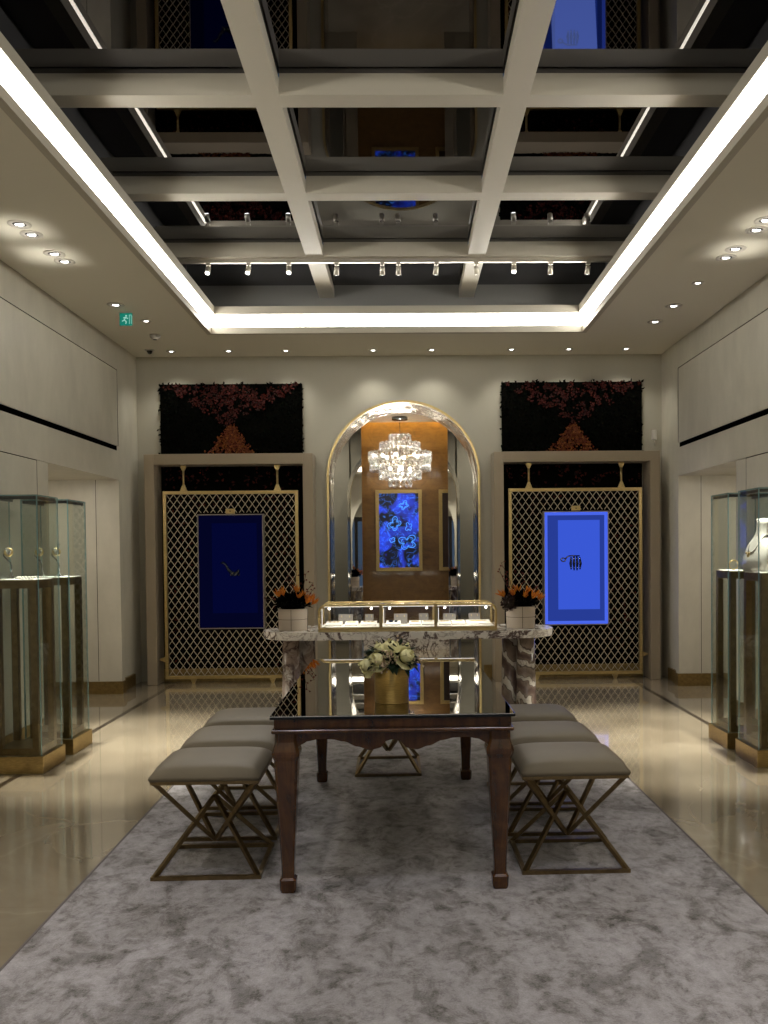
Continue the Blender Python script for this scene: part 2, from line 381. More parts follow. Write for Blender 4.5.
# front wall behind the camera with the entrance arch
struct(wall_with_arch(YF - .25, YF, -4.5, 4.5, ZC + .03, 1.6, 0, 2.05), 'wall_front', M['ceil'])
b = MB()
for x in (-1.5, -.75, 0, .75, 1.5): b.box(x - .05, x + .05, YF - .75, YF - .68, 0, 2.45)
b.box(-1.7, 1.7, YF - .76, YF - .66, 2.42, 2.56); b.box(-1.7, 1.7, YF - .76, YF - .66, 0, .12)
struct(b, 'door_1', M['frontdoor'])
b = MB(); b.box(-1.75, 1.75, YF - .8, YF - .66, 2.56, 3.75); b.box(-2.4, -1.7, YF - .8, YF - .25, 0, 3.75); b.box(1.7, 2.4, YF - .8, YF - .25, 0, 3.75); b.box(-2.4, 2.4, YF - .8, YF - .25, 3.7, 3.8)
struct(b, 'wall_entrance', M['back'])
# side walls: a recessed main plane, a proud panelled face, a doorway and a slot
def side_wall(sg, y_near, y_far, name):
    xp, xm, xd = (3.0, XW, 4.25) if sg < 0 else (2.965, 3.025, 4.25)
    def bx(mb, xa, xb, *r, mi=0):
        xa, xb = sg * xa, sg * xb; mb.box(min(xa, xb), max(xa, xb), *r, mi=mi)
    w = MB()
    bx(w, xm, xm + .1, y_far - .0, YB, 0, ZC); bx(w, xp, xm + .05, y_far - .001, y_far + .09, 0, 2.27)                      # pier next to the back wall
    bx(w, xm, xm + .1, YF, y_far, 2.27, ZC)                        # above the doorway
    bx(w, xm, xm + .1, YF, y_near, 0, 2.27)
    bx(w, xd, xd + .1, y_near - .3, y_far + .3, 0, 2.4)            # far end of passage
    bx(w, xm + .1, xd, y_far, y_far + .12, 0, 2.4); bx(w, xm + .1, xd, y_near - .12, y_near, 0, 2.26)
    bx(w, xm + .1, xd, y_near - .1, y_far + .1, 2.272, 2.33)
    o = struct(w, name, M['wall'])
    p = MB()
    bx(p, xp, xm, YF, y_far + .0, 2.625, 3.425)
    bx(p, xp, xm, YF, y_far, 2.27, 2.572)
    bx(p, xp, xm, YF, y_near, 0, 2.264)
    p.build('plaster_panel', M['wall'], o)
    s = MB(); bx(s, xp + .012, xm - .001, YF, y_far - .01, 2.57, 2.627); s.build('shadow_slot', M['black'], o)
    e = MB()                                                       # thin open joints and painted edge shade
    bx(e, xp - .0012, xp + .002, y_near - 1.2, y_near - .22, 2.262, 2.268)
    bx(e, xp - .0012, xp + .002, y_near - .224, y_near - .22, .15, 2.265)
    bx(e, xp + .243, xp + .248, y_far - .0015, y_far + .002, .14, 2.27)
    bx(e, xp - .0012, xp + .002, YF, y_far, 3.419, 3.4262); bx(e, xp - .0012, xp + .002, y_far - .007, y_far + .0012, 2.626, 3.419)  # dark strips stand in for shade along the panel's top and end
    e.build('joint_edge_shade', M['inlay'], o)
    k = MB(); bx(k, xp - .014, xd, y_far - .014, y_far, 0, .135); bx(k, xp - .014, xm + .0, y_far, y_far + .10, 0, .135)
    bx(k, xm - .03, xm, y_far + .10, YB - .3, 0, .135)
    bx(k, xp - .014, xp, YF, y_near, 0, .135)
    struct(k, 'baseboard_left' if sg < 0 else 'baseboard_right', M['bbase'])
    return o
side_wall(-1, 7.26, 9.05, 'wall_left'); side_wall(1, 7.53, 9.12, 'wall_right')
b = MB(); 
for x0, x1 in ((-2.79, -1.14), (1.15, 2.79), (-1.02, AX - AR - .05), (AX + AR + .05, 1.02)): b.box(x0, x1, YB - .02, YB, 0, .15)
struct(b, 'baseboard_back', M['bbase'])

# alcove behind the arch
b = MB(); b.box(-2.0, AX - AR, 10.0, 10.08, 0, 3.4); b.box(AX + AR, 2.0, 10.0, 10.08, 0, 3.4)
b.box(-1.95, -1.85, 10.08, 13.0, 0, 3.7); b.box(1.85, 1.95, 10.08, 13.0, 0, 3.7)
struct(b, 'wall_alcove', M['back'])
b = MB(); b.box(-1.95, 1.95, 10.08, 12.62, 3.39, 3.44); struct(b, 'ceiling_alcove', M['portal'])
b = MB(); b.box(-1.95, 1.95, 10.08, 13.0, 3.7, 3.75); struct(b, 'ceiling_upper', M['ceil'])
# silver barrel reveal
b = MB(); pts = [(AX + AR, 0)] + arch_pts(AR, 48) + [(AX - AR, 0)]
for (xa, za), (xb, zb) in zip(pts, pts[1:]):
    f = b.face([(xa, YB + .0, za), (xb, YB + .0, zb), (xb, 10.65, zb), (xa, 10.65, za)], 0, True)
bmesh.ops.remove_doubles(b.bm, verts=b.bm.verts[:], dist=1e-4)
reveal = b.build('arch_reveal', M['reveal'], None, recalc=True)
t = thing('arched_surround', 'mirror polished silver arch lining with slim bronze edge in the back wall', 'arch', (AX, YB, 0))
reveal.parent = t; reveal.matrix_parent_inverse = Matrix.Translation((-AX, -YB, 0))
def arch_edge(name, y, r0, r1, m, d):
    mb = MB(); A = [(AX + r1, 0)] + arch_pts(r1, 48) + [(AX - r1, 0)]; B = [(AX + r0, 0)] + arch_pts(r0, 48) + [(AX - r0, 0)]
    for k in range(len(A) - 1): mb.prism([A[k], A[k + 1], B[k + 1], B[k]], y, y + d, 'xz')
    bmesh.ops.remove_doubles(mb.bm, verts=mb.bm.verts[:], dist=1e-5)
    o = mb.build(name, m, t); o.matrix_parent_inverse = Matrix.Translation((-AX, -YB, 0)); return o
arch_edge('bronze_edge', YB - .025, AR - .004, AR + .022, M['gold'], .05)
# flanking mirrors and the wood wall between them
for x0, x1, lab in ((-1.84, -.574, 'tall grey wall mirror left of the amber wood panel'), (.632, 1.84, 'tall grey wall mirror right of the amber wood panel')):
    t2 = thing('wall_mirror', lab, 'mirror', ((x0 + x1) / 2, 11.9, 0)); w = (x1 - x0) / 2
    MB().box(-w, w, 0, .012, 0, 3.39).build('mirror_glass', M['mir'], t2)
    MB().box(-w, w, .012, .05, 0, 3.39).build('backing', M['wwood'], t2)
t = thing('wood_panel_wall', 'amber wood panelled wall behind the chandelier, lit along its top', 'panelling', (0, 12.75, 0))
MB().box(-1.8, 1.8, 0, .05, .165, 3.7).build('veneer', M['wwood'], t)
MB().box(-1.8, 1.8, -.03, .05, 0, .165).build('plinth', M['marb'], t)
def picture_frame(mb, x0, x1, z0, z1, w, y0, y1):
    i = (x0 + w, x1 - w, z0 + w, z1 - w)
    for p in ([(x0, z0), (x1, z0), (i[1], i[2]), (i[0], i[2])], [(x1, z0), (x1, z1), (i[1], i[3]), (i[1], i[2])],
              [(x1, z1), (x0, z1), (i[0], i[3]), (i[1], i[3])], [(x0, z1), (x0, z0), (i[0], i[2]), (i[0], i[3])]):
        mb.prism(p, y0, y1, 'xz')
    return mb
sx0, sx1, sz0, sz1 = -.412, .282, 1.186, 2.40
t = thing('video_screen', 'blue lit screen of flowers and butterflies in a bronze frame on the wood wall', 'screen', ((sx0 + sx1) / 2, 12.75, sz0))
hw = (sx1 - sx0) / 2; hh = sz1 - sz0
picture_frame(MB(), -hw, hw, 0, hh, .052, -.03, 0).build('frame', M['bronze'], t)
MB().box(-hw + .05, hw - .05, -.012, -.002, .05, hh - .05).build('display', M['screen'], t)
def butterfly(cx, cz, sc, rot):
    pts = []
    for k in range(40):
        a = 2 * pi * k / 40; r = sc * (.45 + .55 * abs(sin(a * 2 + .0)) * (1.1 if sin(a) > 0 else .75))
        x, z = r * cos(a), r * sin(a) * .8
        pts.append((cx + x * cos(rot) - z * sin(rot), -.014, cz + x * sin(rot) + z * cos(rot)))
    return pts
mb = MB()
for cx, cz, sc, rot in ((.13, .42, .15, .2), (-.06, .70, .12, .9), (-.10, .46, .05, .4), (.15, .66, .07, 1.4), (.08, .98, .08, .6)):
    mb.tube(butterfly(cx, cz, sc, rot), .0045, 4, 0, True, True)
    if sc > .07: mb.tube(butterfly(cx, cz, sc * .7, rot), .0035, 4, 0, True, True)
mb.build('butterfly_outline', M['stroke'], t)
t = thing('framed_dark_panel', 'dark panel in a bronze frame right of the blue screen, cut off by the mirror', 'panel', (.86, 12.75, sz0))
picture_frame(MB(), -.325, .325, 0, hh, .052, -.03, 0).build('frame', M['bronze'], t)
MB().box(-.28, .28, -.012, -.002, .05, hh - .05).build('panel_field', plain('dark brown field', (.03, .012, .006), .3), t)

# ------------------------------------------------------------------ chandelier
CHX, CHY = -.035, 12.15
t = thing('crystal_chandelier', 'tiered clear glass ring chandelier hanging in the arched alcove', 'chandelier', (CHX, CHY, 0))
MB().lathe([(.001, 3.35), (.11, 3.35), (.115, 3.36), (.115, 3.39), (.001, 3.39)], 32).build('canopy', M['dsteel'], t)
MB().tube([(0, 0, 3.36), (0, 0, 3.14)], .006, 8).build('cord', M['dsteel'], t)
MB().tube([(0, 0, 3.14), (0, 0, 2.45)], .012, 8).build('stem', M['silver'], t)
for r, z, h in ((.15, 3.09, .083), (.282, 2.972, .094), (.442, 2.828, .11), (.426, 2.69, .105), (.293, 2.568, .094), (.155, 2.463, .094)):
    mb = MB(); nn = max(9, int(2 * pi * r / .092))
    for k in range(nn):
        a = 2 * pi * (k + .5 * (z < 2.7)) / nn; ca, sa = cos(a), sin(a)
        # a chain of upright glass hoops facing outward
        pts = []
        for q in range(16):
            u = 2 * pi * q / 16; w_ = .042 * cos(u)
            pts.append((ca * r - sa * w_, sa * r + ca * w_, z + h * .56 * sin(u)))
        mb.tube(pts, .0125, 6, 0, True, True)
        mb.tube([(ca * (r - .02), sa * (r - .02), z + h * .5), (ca * (r - .05), sa * (r - .05), z + h * .1)], .010, 6, 0)
        if r > .2: mb.ico((ca * (r - .06), sa * (r - .06), z), .03, 1, 0, (1, 1, 1.3))
    mb.tube([((r - .03) * cos(2 * pi * k / 32), (r - .03) * sin(2 * pi * k / 32), z + h * .5) for k in range(32)], .006, 6, 1, True, True)
    mb.build('crystal_tier', [M['crystal'], M['silver']], t)
for k in range(6):
    a = 2 * pi * k / 6 + .3
    MB().ico((.26 * cos(a), .26 * sin(a), 2.84), .022, 2).build('bulb', M['bulb'], t)
for k in range(4):
    a = 2 * pi * k / 4 + .1
    MB().ico((.14 * cos(a), .14 * sin(a), 2.66), .020, 2).build('bulb', M['bulb'], t)

# ------------------------------------------------------------------ flower walls, portals, lattice screens
def flower_wall(cx, label):
    t = thing('flower_wall', label, 'flower wall', (cx, YB, 0)); w = .825
    MB().box(-w + .01, w - .01, -.03, 0, .15, 3.43).build('backing', M['leafdark'], t)
    dk, rd, og = MB(), MB(), MB(); rnd = random.Random(int(cx * 100))
    def put(mb, x, z, ln, wd, y=-.03):
        if abs(x) < .45 and z < 2.0: return
        if z < 2.62 and abs(x) > .77: return
        a = rnd.uniform(0, 2 * pi); d = Vector((cos(a), -rnd.uniform(.2, 1.0), sin(a))); mb.leaf((x, y, z), d, (rnd.uniform(-.5, .5), -1, rnd.uniform(-.5, .5)), ln, wd)
    for k in range(2600):
        z = rnd.uniform(2.45, 3.43) if k < 2000 else rnd.uniform(.2, 2.45)
        put(dk, rnd.uniform(-w, w), z, rnd.uniform(.03, .052), rnd.uniform(.018, .032))
    def cluster(mb, x, z, nn, sp, y, ln):
        for q in range(nn): put(mb, max(-w, min(w, x + rnd.gauss(0, sp))), min(3.425, z + rnd.gauss(0, sp)), ln, ln * .72, y)
    for k in range(420):            # blossoms: a red V opening upwards and a small orange cone below its tip
        x, z = rnd.uniform(-w, w), rnd.uniform(2.9, 3.42); v = (3.44 - z) / .50
        if abs(x) < w * (1 - v * .94) and rnd.random() < .62: cluster(rd, x, z, rnd.randint(5, 11), .016, -.05, .030)
    for k in range(230):
        z = rnd.uniform(2.60, 2.92); hw_ = .03 + max(0, 2.90 - z) * .92; cluster(og, rnd.uniform(-hw_, hw_), z, rnd.randint(2, 6), .013, -.055, .032)
    for k in range(26): cluster(rd, rnd.uniform(-w, w), rnd.uniform(2.3, 2.56), 6, .016, -.045, .03)
    for k in range(500): put(rd, rnd.uniform(-w, w), rnd.uniform(.2, 2.4), .05, .03, -.045)
    dk.build('foliage', M['leafdark'], t, False); rd.build('red_flowers', M['leafred'], t, False); og.build('orange_flowers', M['leaforange'], t, False)
flower_wall(-1.968, 'dark foliage panel with red and orange flowers above the left portal')
flower_wall(1.97, 'dark foliage panel with red and orange flowers above the right portal')
def portal(cx, label):
    t = thing('portal_frame', label, 'frame', (cx, 9.6, 0)); o, i = .945, .832
    MB().box(-o, -i, 0, .3, 0, 2.6, 0, .006).build('jamb', M['portal'], t); MB().box(i, o, 0, .3, 0, 2.6, 0, .006).build('jamb', M['portal'], t)
    MB().box(-i - .001, i + .001, 0, .3, 2.482, 2.6, 0, .004).build('header', M['portal'], t)
portal(-1.957, 'taupe portal frame around the dark navy display, left of the arch')
portal(1.972, 'taupe portal frame around the bright blue display, right of the arch')
def lattice_screen(cx, label, mats, rimf):
    t = thing('lattice_screen', label, 'screen', (cx, 9.7, 0)); w, z0, z1 = .765, .055, 2.19; f = .036
    mb = MB(); mb.box(-w, w, -.02, .02, z0, z0 + f, 0, .003); mb.box(-w, w, -.02, .02, z1 - f, z1, 0, .003); mb.box(-w, -w + f, -.02, .02, z0 + f, z1 - f, 0, .003); mb.box(w - f, w, -.02, .02, z0 + f, z1 - f, 0, .003)
    mb.build('frame', M['gold'], t)
    bw, bz0, bz1 = .372, .625, 1.925
    mb = MB(); nc = 18; cw = 2 * (w - f) / nc; rows = 18; rh = (z1 - z0 - 2 * f) / rows; q = 6
    for c in range(nc + 1):
        for s in (-1, 1):
            run = []
            for k in range(rows * q + 1):
                ph = (k / q) % 1.; tri = 1 - abs(2 * ph - 1)          # 0..1..0
                u = .80 * tri + .20 * (.5 - .5 * cos(2 * pi * ph))
                x = -w + f + c * cw + s * (u - .0) * cw * .5 * 1.0; z = z0 + f + k * rh / q
                ok = -w + f - .001 <= x <= w - f + .001 and not (abs(x) < bw - .01 and bz0 < z < bz1)
                if ok: run.append((x, 0.004 * s, z))
                if (not ok or k == rows * q) and len(run) > 1: mb.tube(run, .0046, 4, 0, False)
                if not ok: run = []
    mb.build('lattice', M['lattice'], t)
    for x in (-.53, .53):
        mb = MB(); mb.box(x - .033, x + .033, -.015, .015, 2.462, 2.481, 0, .003)
        mb.prism([(x - .033, 2.462), (x + .033, 2.462), (x + .012, 2.42), (x - .012, 2.42)], -.012, .012); mb.tube([(x, 0, 2.43), (x, 0, 2.25)], .012, 10)
        mb.prism([(x - .012, 2.262), (x + .012, 2.262), (x + .036, 2.2), (x - .036, 2.2)], -.012, .012); mb.box(x - .038, x + .038, -.014, .014, 2.19, 2.202)
        mb.build('hanger', M['gold'], t)
    for x in (-.45, .45): MB().prism([(x - .035, .055), (x + .035, .055), (x + .012, .0), (x - .012, .0)], -.015, .015).build('foot', M['gold'], t)
    for s in (-1, 1): MB().prism([(s * w, .25), (s * w, .31), (s * .829, .288), (s * .829, .272)], -.012, .012).build('side_peg', M['gold'], t)
    # lit display box let into the lattice
    d = MB(); picture_frame(d, -bw, bw, bz0, bz1, .012, -.055, .06); box = d.build('display_box', M['boxframe'], t)
    def ringfaces(x0, x1, za, zb, ya, x2, x3, zc, zd, yb, name, m):
        mm = MB(); A = [(x0, ya, za), (x1, ya, za), (x1, ya, zb), (x0, ya, zb)]; B = [(x2, yb, zc), (x3, yb, zc), (x3, yb, zd), (x2, yb, zd)]
        for k in range(4): mm.face([A[k], A[(k + 1) % 4], B[(k + 1) % 4], B[k]])
        mm.build(name, m, box)
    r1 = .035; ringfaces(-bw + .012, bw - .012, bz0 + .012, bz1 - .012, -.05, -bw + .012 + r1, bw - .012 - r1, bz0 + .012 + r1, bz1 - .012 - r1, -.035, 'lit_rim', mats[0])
    lx, rx = (.15, .015) if rimf else (.075, .06)
    a0, a1 = -bw + .012 + r1, bw - .012 - r1; c0, c1 = bz0 + .012 + r1, bz1 - .012 - r1
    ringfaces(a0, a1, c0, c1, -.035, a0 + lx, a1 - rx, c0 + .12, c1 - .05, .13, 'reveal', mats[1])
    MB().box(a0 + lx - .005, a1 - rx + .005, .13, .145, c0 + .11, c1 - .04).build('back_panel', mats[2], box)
    pl = MB().box(-.05, .05, -.05, -.02, bz1 + .005, bz1 + .06, 0, .002).box(-.006, .006, -.053, -.049, bz1 + .026, bz1 + .038, 1).build('name_plate', [M['gold'], M['inlay']], box)
    return t
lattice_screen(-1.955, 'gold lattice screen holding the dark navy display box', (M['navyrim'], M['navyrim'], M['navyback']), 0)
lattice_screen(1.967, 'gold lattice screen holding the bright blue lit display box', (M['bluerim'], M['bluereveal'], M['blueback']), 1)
# jewels in the boxes
t = thing('jewelled_brooch', 'small dark jewelled brooch floating in the bright blue display box', 'brooch', (1.985, 9.79, 1.325))
mb = MB()
for k in range(4): mb.tube([(-.05 + k * .033, 0, .085 - .008 * abs(k - 1.5)), (-.058 + k * .038, -.012, .0), (-.05 + k * .034, 0, -.085 + .012 * abs(k - 1.5))], [.010, .0165, .008], 8)
mb.build('tassel', M['enamel'], t)
mb = MB(); mb.tube([(-.14 + .026 * cos(2 * pi * k / 16), 0, .045 + .020 * sin(2 * pi * k / 16)) for k in range(16)], .008, 6, 0, True, True); mb.tube([(-.118, 0, .055), (-.085, -.01, .085), (-.05, 0, .09), (.05, 0, .088)], .008, 6); mb.tube([(-.162, 0, .035), (-.17, 0, .05)], .006, 6)
mb.build('clasp', M['dsteel'], t)
for k in range(12): MB().ico((-.055 + .034 * (k % 4), -.020, .055 - .05 * (k // 4)), .007, 1).build('stone', M['silver'], t)
t = thing('jewelled_necklace', 'dark curled necklace floating in the dark navy display box', 'necklace', (-1.98, 9.79, 1.25))
mb = MB(); mb.tube([(-.12, 0, .12), (-.09, 0, .125), (-.06, 0, .10), (-.03, 0, .04), (.02, 0, -.01), (.07, 0, .0), (.09, 0, .04)], [.008, .016, .012, .018, .026, .03, .014], 8)
mb.build('chain', M['enamel'], t)
for k in range(7): MB().ico((.0 + .015 * k, -.02, -.02 + .015 * (k % 3)), .012, 1).build('stone', M['dsteel'], t)

# ------------------------------------------------------------------ console, vitrine, planters
t = thing('marble_console', 'long white and brown veined marble console before the arch', 'console table', (.037, 7.55, 0))
mb = MB(); poly = []
R_, HW = .35, 1.2825
for k in range(25): a = -pi / 2 + pi * k / 24; poly.append((HW - R_ + R_ * cos(a), R_ * sin(a)))
for k in range(25): a = pi / 2 + pi * k / 24; poly.append((-HW + R_ + R_ * cos(a), R_ * sin(a)))
mb.prism(poly, .74, .805, 'xy')
bmesh.ops.bevel(mb.bm, geom=[e for e in mb.bm.edges if abs(e.verts[0].co.z - e.verts[1].co.z) < 1e-6], offset=.012, segments=2, affect='EDGES')
mb.build('top', M['marb'], t)
for x, y, r in ((-1.035, -.07, .072), (-.915, .10, .072), (.915, .10, .068), (1.035, -.07, .076)):
    MB().lathe([(r * 1.22, 0), (r * 1.22, .005), (r, .74)], 28, (x, y, 0), 0, True, 1., 1.5).build('leg', M['marbleg'] if x < 0 else M['marbdark'], t)
VX0, VX1, VY0, VY1, VZ0, VZ1 = -.735, .795, 7.26, 7.66, .805, 1.04
t = thing('counter_vitrine', 'lit glass jewellery vitrine with gold frame on the marble console', 'display case', ((VX0 + VX1) / 2, VY0, VZ0))
hw = (VX1 - VX0) / 2; dp = VY1 - VY0; ht = VZ1 - VZ0
MB().box(-hw, hw, 0, dp, 0, .034, 0, .004).build('base', M['gold'], t)
MB().box(-hw + .02, hw - .02, .02, dp - .02, .034, .04).build('deck', M['white'], t)
def round_path(y, rr=.06):
    p = [(-hw + .008, y, .03), (-hw + .008, y, ht - rr)]
    for k in range(1, 8): a = pi - pi / 2 * k / 8; p.append((-hw + .008 + rr + rr * cos(a), y, ht - rr + rr * sin(a) - .008))
    p += [(-hw + rr + .01, y, ht - .008), (hw - rr - .01, y, ht - .008)]
    for k in range(1, 8): a = pi / 2 - pi / 2 * k / 8; p.append((hw - .008 - rr + rr * cos(a), y, ht - rr + rr * sin(a) - .008))
    return p + [(hw - .008, y, ht - rr), (hw - .008, y, .03)]
for y in (.01, dp - .01): MB().tube(round_path(y), .011, 8).build('end_frame', M['gold'], t)
mxs = [-.2 - (VX0 + VX1) / 2, .27 - (VX0 + VX1) / 2]
for x in mxs: MB().box(x - .013, x + .013, .0, .02, .034, ht - .008).box(x - .010, x + .010, .02, dp - .01, ht - .02, ht - .008).box(x - .013, x + .013, dp - .02, dp, .034, ht - .008).build('mullion', M['gold'], t)
for (xa, xb) in ((-hw + .02, mxs[0] - .013), (mxs[0] + .013, mxs[1] - .013), (mxs[1] + .013, hw - .02)):
    MB().box(xa, xb, .008, .012, .036, ht - .012).build('front_glass', M['vglass'], t)
    MB().box(xa, xb, .022, .032, ht - .024, ht - .021).build('led_strip', M['led'], t)
    MB().box(xa + .01, xa + .014, .022, .026, .05, ht - .04).build('led_strip', M['led'], t)
    for q in (.14, .86): MB().ico((xa + (xb - xa) * q, .06, ht - .04), .009, 2).build('led_lamp', M['bulb'], t)
MB().box(-hw + .05, hw - .05, .02, dp - .02, ht - .012, ht - .007).build('top_glass', M['vglass'], t)
MB().box(-hw + .02, hw - .02, dp - .012, dp - .008, .036, ht - .012).build('back_glass', M['vglass'], t)
for s in (-1, 1): MB().box(s * (hw - .008) - .002, s * (hw - .008) + .002, .02, dp - .02, .036, ht - .07).build('side_glass', M['vglass'], t)
vx = (VX0 + VX1) / 2
pos = ['leftmost', 'second from the left', 'third from the left', 'fourth from the left', 'fifth from the left', 'sixth from the left', 'seventh from the left', 'eighth from the left', 'rightmost']
kinds = ['ring', 'chain', 'ring', 'brooch', 'chain', 'ring', 'ring', 'chain', 'chain']
for k, (pa, pb) in enumerate(((91, 150), (161, 208), (218, 277), (312, 365), (397, 440), (443, 490), (505, 550), (554, 602), (607, 695))):
    xa = (300 + pa / 3.657 - 403.5) * 7.36 / 850; xb = (300 + pb / 3.657 - 403.5) * 7.36 / 850
    t = thing('jewel_tray', 'white velvet jewellery tray in the counter vitrine, ' + pos[k] + (' of nine' if k in (0, 8) else ''), 'tray', ((xa + xb) / 2, 7.42, VZ0 + .04), 0, 'white trays in the counter vitrine')
    w = (xb - xa) / 2
    mb = MB(); mb.prism([(-.075, 0), (.075, 0), (.075, .034), (-.075, .016)], -w, w, 'yz'); mb.build('pad', M['white'], t)
    z = VZ0 + .04 + .028
    if kinds[k] == 'ring':
        for q in range(3):
            MB().tube([(-w * .5 + q * w * .5 + .012 * cos(2 * pi * j / 12), -.012 * sin(2 * pi * j / 12), .034) for j in range(12)], .003, 5, 0, True, True).build('ring', M['gold'], t)
    elif kinds[k] == 'chain':
        MB().tube([(w * .7 * cos(2 * pi * j / 20), .03 * sin(2 * pi * j / 20), .031) for j in range(20)], .0028, 5, 0, True, True).build('chain', M['gold'], t)
    else:
        MB().ico((-.02, 0, .034), .022, 1, 0, (1.2, .8, .5)).ico((.022, 0, .034), .018, 1, 0, (1., .9, .5)).build('brooch', M['enamel'], t)
# upright pads at the back of the vitrine
for k, (px, wd, lab) in enumerate(((345, .13, 'leftmost'), (368.5, .075, 'second from the left'), (400, .12, 'third from the left'), (423, .085, 'fourth from the left'), (449, .11, 'fifth from the left'), (474, .10, 'rightmost of six'))):
    x = (px - 403.5) * 7.58 / 850
    t = thing('jewel_display_pad', 'small upright grey jewellery pad at the back of the vitrine, ' + lab, 'display pad', (x, 7.58, VZ0 + .04), 0, 'upright pads in the counter vitrine')
    mb = MB(); mb.prism([(-.02, 0), (.02, 0), (.035, .085), (.025, .085)], -wd / 2, wd / 2, 'yz'); mb.build('pad', M['gpad'], t)
    MB().tube([(wd * .28 * cos(pi + pi * j / 10), .012, .075 - .045 * sin(pi * j / 10)) for j in range(11)], .0025, 5).build('necklace', M['gold'], t)

def planter(x, label):
    t = thing('leather_planter', label, 'planter', (x, 7.5, .805))
    MB().lathe([(.001, 0), (.122, 0), (.125, .006), (.129, .186), (.127, .19), (.118, .19), (.115, .15), (.001, .15)], 40).build('pot', M['cream'], t)
    mb = MB(); mb.tube([(.1285 * cos(2 * pi * j / 48), .1285 * sin(2 * pi * j / 48), .098) for j in range(48)], .0022, 4, 0, True, True)
    for a in (-pi / 2, 0, pi / 2, pi): mb.tube([(.1265 * cos(a), .1265 * sin(a), .004), (.1305 * cos(a), .1305 * sin(a), .188)], .0024, 4)
    mb.build('seam', M['stitch'], t)
planter(-.98, 'round cream leather planter on the left end of the console')
planter(1.03, 'round cream leather planter on the right end of the console')
def arrangement(x, label, seed, big):
    rnd = random.Random(seed)
    t = thing('flower_arrangement', label, 'flowers', (x, 7.5, .958))
    mb = MB(); mb.lathe([(.02, .0), (.10, .0), (.105, .05), (.08, .09), (.001, .10)], 16)
    for k in range(420):
        a = rnd.uniform(0, 2 * pi); e = rnd.uniform(-.05, 1.3); d = Vector((cos(a) * cos(e), sin(a) * cos(e), sin(e)))
        p = Vector((d.x * .105, d.y * .105, .06 + max(-.0, d.z) * .06)); mb.leaf(p, d + Vector((0, 0, rnd.uniform(-.3, .35))), (rnd.uniform(-1, 1), rnd.uniform(-1, 1), 1), rnd.uniform(.05, .085), rnd.uniform(.015, .032))
    mb.build('foliage', M['leafdark'], t, False)
    if big:
        mb = MB(); c = Vector((-.105, -.085, .075)); mb.ico(c, .062, 2)
        for k in range(150):
            d = Vector((rnd.gauss(0, 1), rnd.gauss(0, 1), rnd.gauss(0, 1))).normalized(); mb.leaf(c + d * .058, d + Vector((rnd.uniform(-.8, .8), rnd.uniform(-.8, .8), rnd.uniform(-.8, .8))), d, .034, .02)
        mb.build('dark_bloom', m_leaf('dark burgundy petals', [(.012, .004, .006), (.028, .010, .010), (.016, .012, .008)]), t, False)
    blooms = [(-.15, -.06, .12), (-.07, -.09, .13), (.02, -.10, .11), (.09, -.09, .105), (.15, -.05, .09), (.06, .0, .15), (-.02, .03, .15), (.13, .06, .11)] if big else [(-.07, -.06, .15), (-.11, -.03, .14), (.06, -.08, .12), (.13, -.08, .08), (.17, -.05, .07), (.10, -.02, .12), (.03, .04, .17), (.14, .04, .10)]
    for c in blooms:
        mb = MB(); lean = Vector((c[0] * 3, c[1] * 2.2, .5)).normalized()
        mb.tube([(c[0] * .5, c[1] * .5, .05), c], .004, 5, 1)
        for k in range(13):
            d = (lean + Vector((rnd.uniform(-.7, .7), rnd.uniform(-.7, .7), rnd.uniform(-.25, .75)))).normalized(); mb.leaf(c, d, (rnd.uniform(-1, 1), -1, rnd.uniform(-.4, 1)), rnd.uniform(.055, .10), rnd.uniform(.012, .022))
        mb.build('orange_bloom', [M['strel'], M['twig']], t, False)
    twigs = [(-.17, -.02, .42), (-.19, -.04, .36), (-.13, -.05, .24), (.05, .05, .30), (.17, .02, .20)] if big else [(.04, .0, .36), (.12, -.03, .34), (-.05, .03, .30), (.18, .0, .26), (.19, -.04, .21), (-.22, -.02, .12)]
    for e in twigs:
        mb = MB(); p0 = Vector((e[0] * .25, e[1] * .25, .06)); p2 = Vector(e); p1 = (p0 + p2) / 2 + Vector((rnd.uniform(-.03, .03), 0, .02))
        mb.tube([p0, p1, p2], [.004, .0032, .002], 5, 0)
        for k in range(4):
            q = p1.lerp(p2, .2 + .27 * k); o = Vector((rnd.uniform(-.03, .03), rnd.uniform(-.02, .02), rnd.uniform(.0, .03))); mb.tube([q, q + o], .0018, 4, 0); mb.ico(q + o, .0085, 1, 1)
        mb.build('berry_twig', [M['twig'], M['redberry']], t)
arrangement(-.98, 'orange and dark flower arrangement in the left planter', 3, False)
arrangement(1.03, 'orange flower arrangement with one round dark bloom in the right planter', 5, True)

# ------------------------------------------------------------------ rug, table, stools
t = thing('area_rug', 'large mottled silver grey rug under the table and stools', 'rug', (-.006, 4.0, 0), NEAR)
MB().box(-1.462, 1.462, -3.1, 2.95, .0, .006).build('pile', M['rug'], t)
rimframe(MB(), -1.462, 1.462, -3.1, 2.95, 0, .007, .012).build('binding', M['bind'], t)
RZ = .0063
TX, TY = -.064, 4.61
t = thing('display_table', 'dark polished wood table with smoked mirror top in the middle of the rug', 'table', (TX, TY, RZ), NEAR)
t.scale = (1, 1, 1.022)
tw, td = .53, .962
MB().box(-tw, tw, -td, td, .752, .767, 1, .003).box(-tw + .004, tw - .004, -td + .004, td - .004, .7669, .7674, 0).build('mirror_top', [M['tablemir'], M['blackedge']], t)
mb = MB(); i = .016
mb.box(-tw + i, tw - i, -td + i, td - i, .712, .752, 0, .003); mb.build('fascia', M['twood'], t)
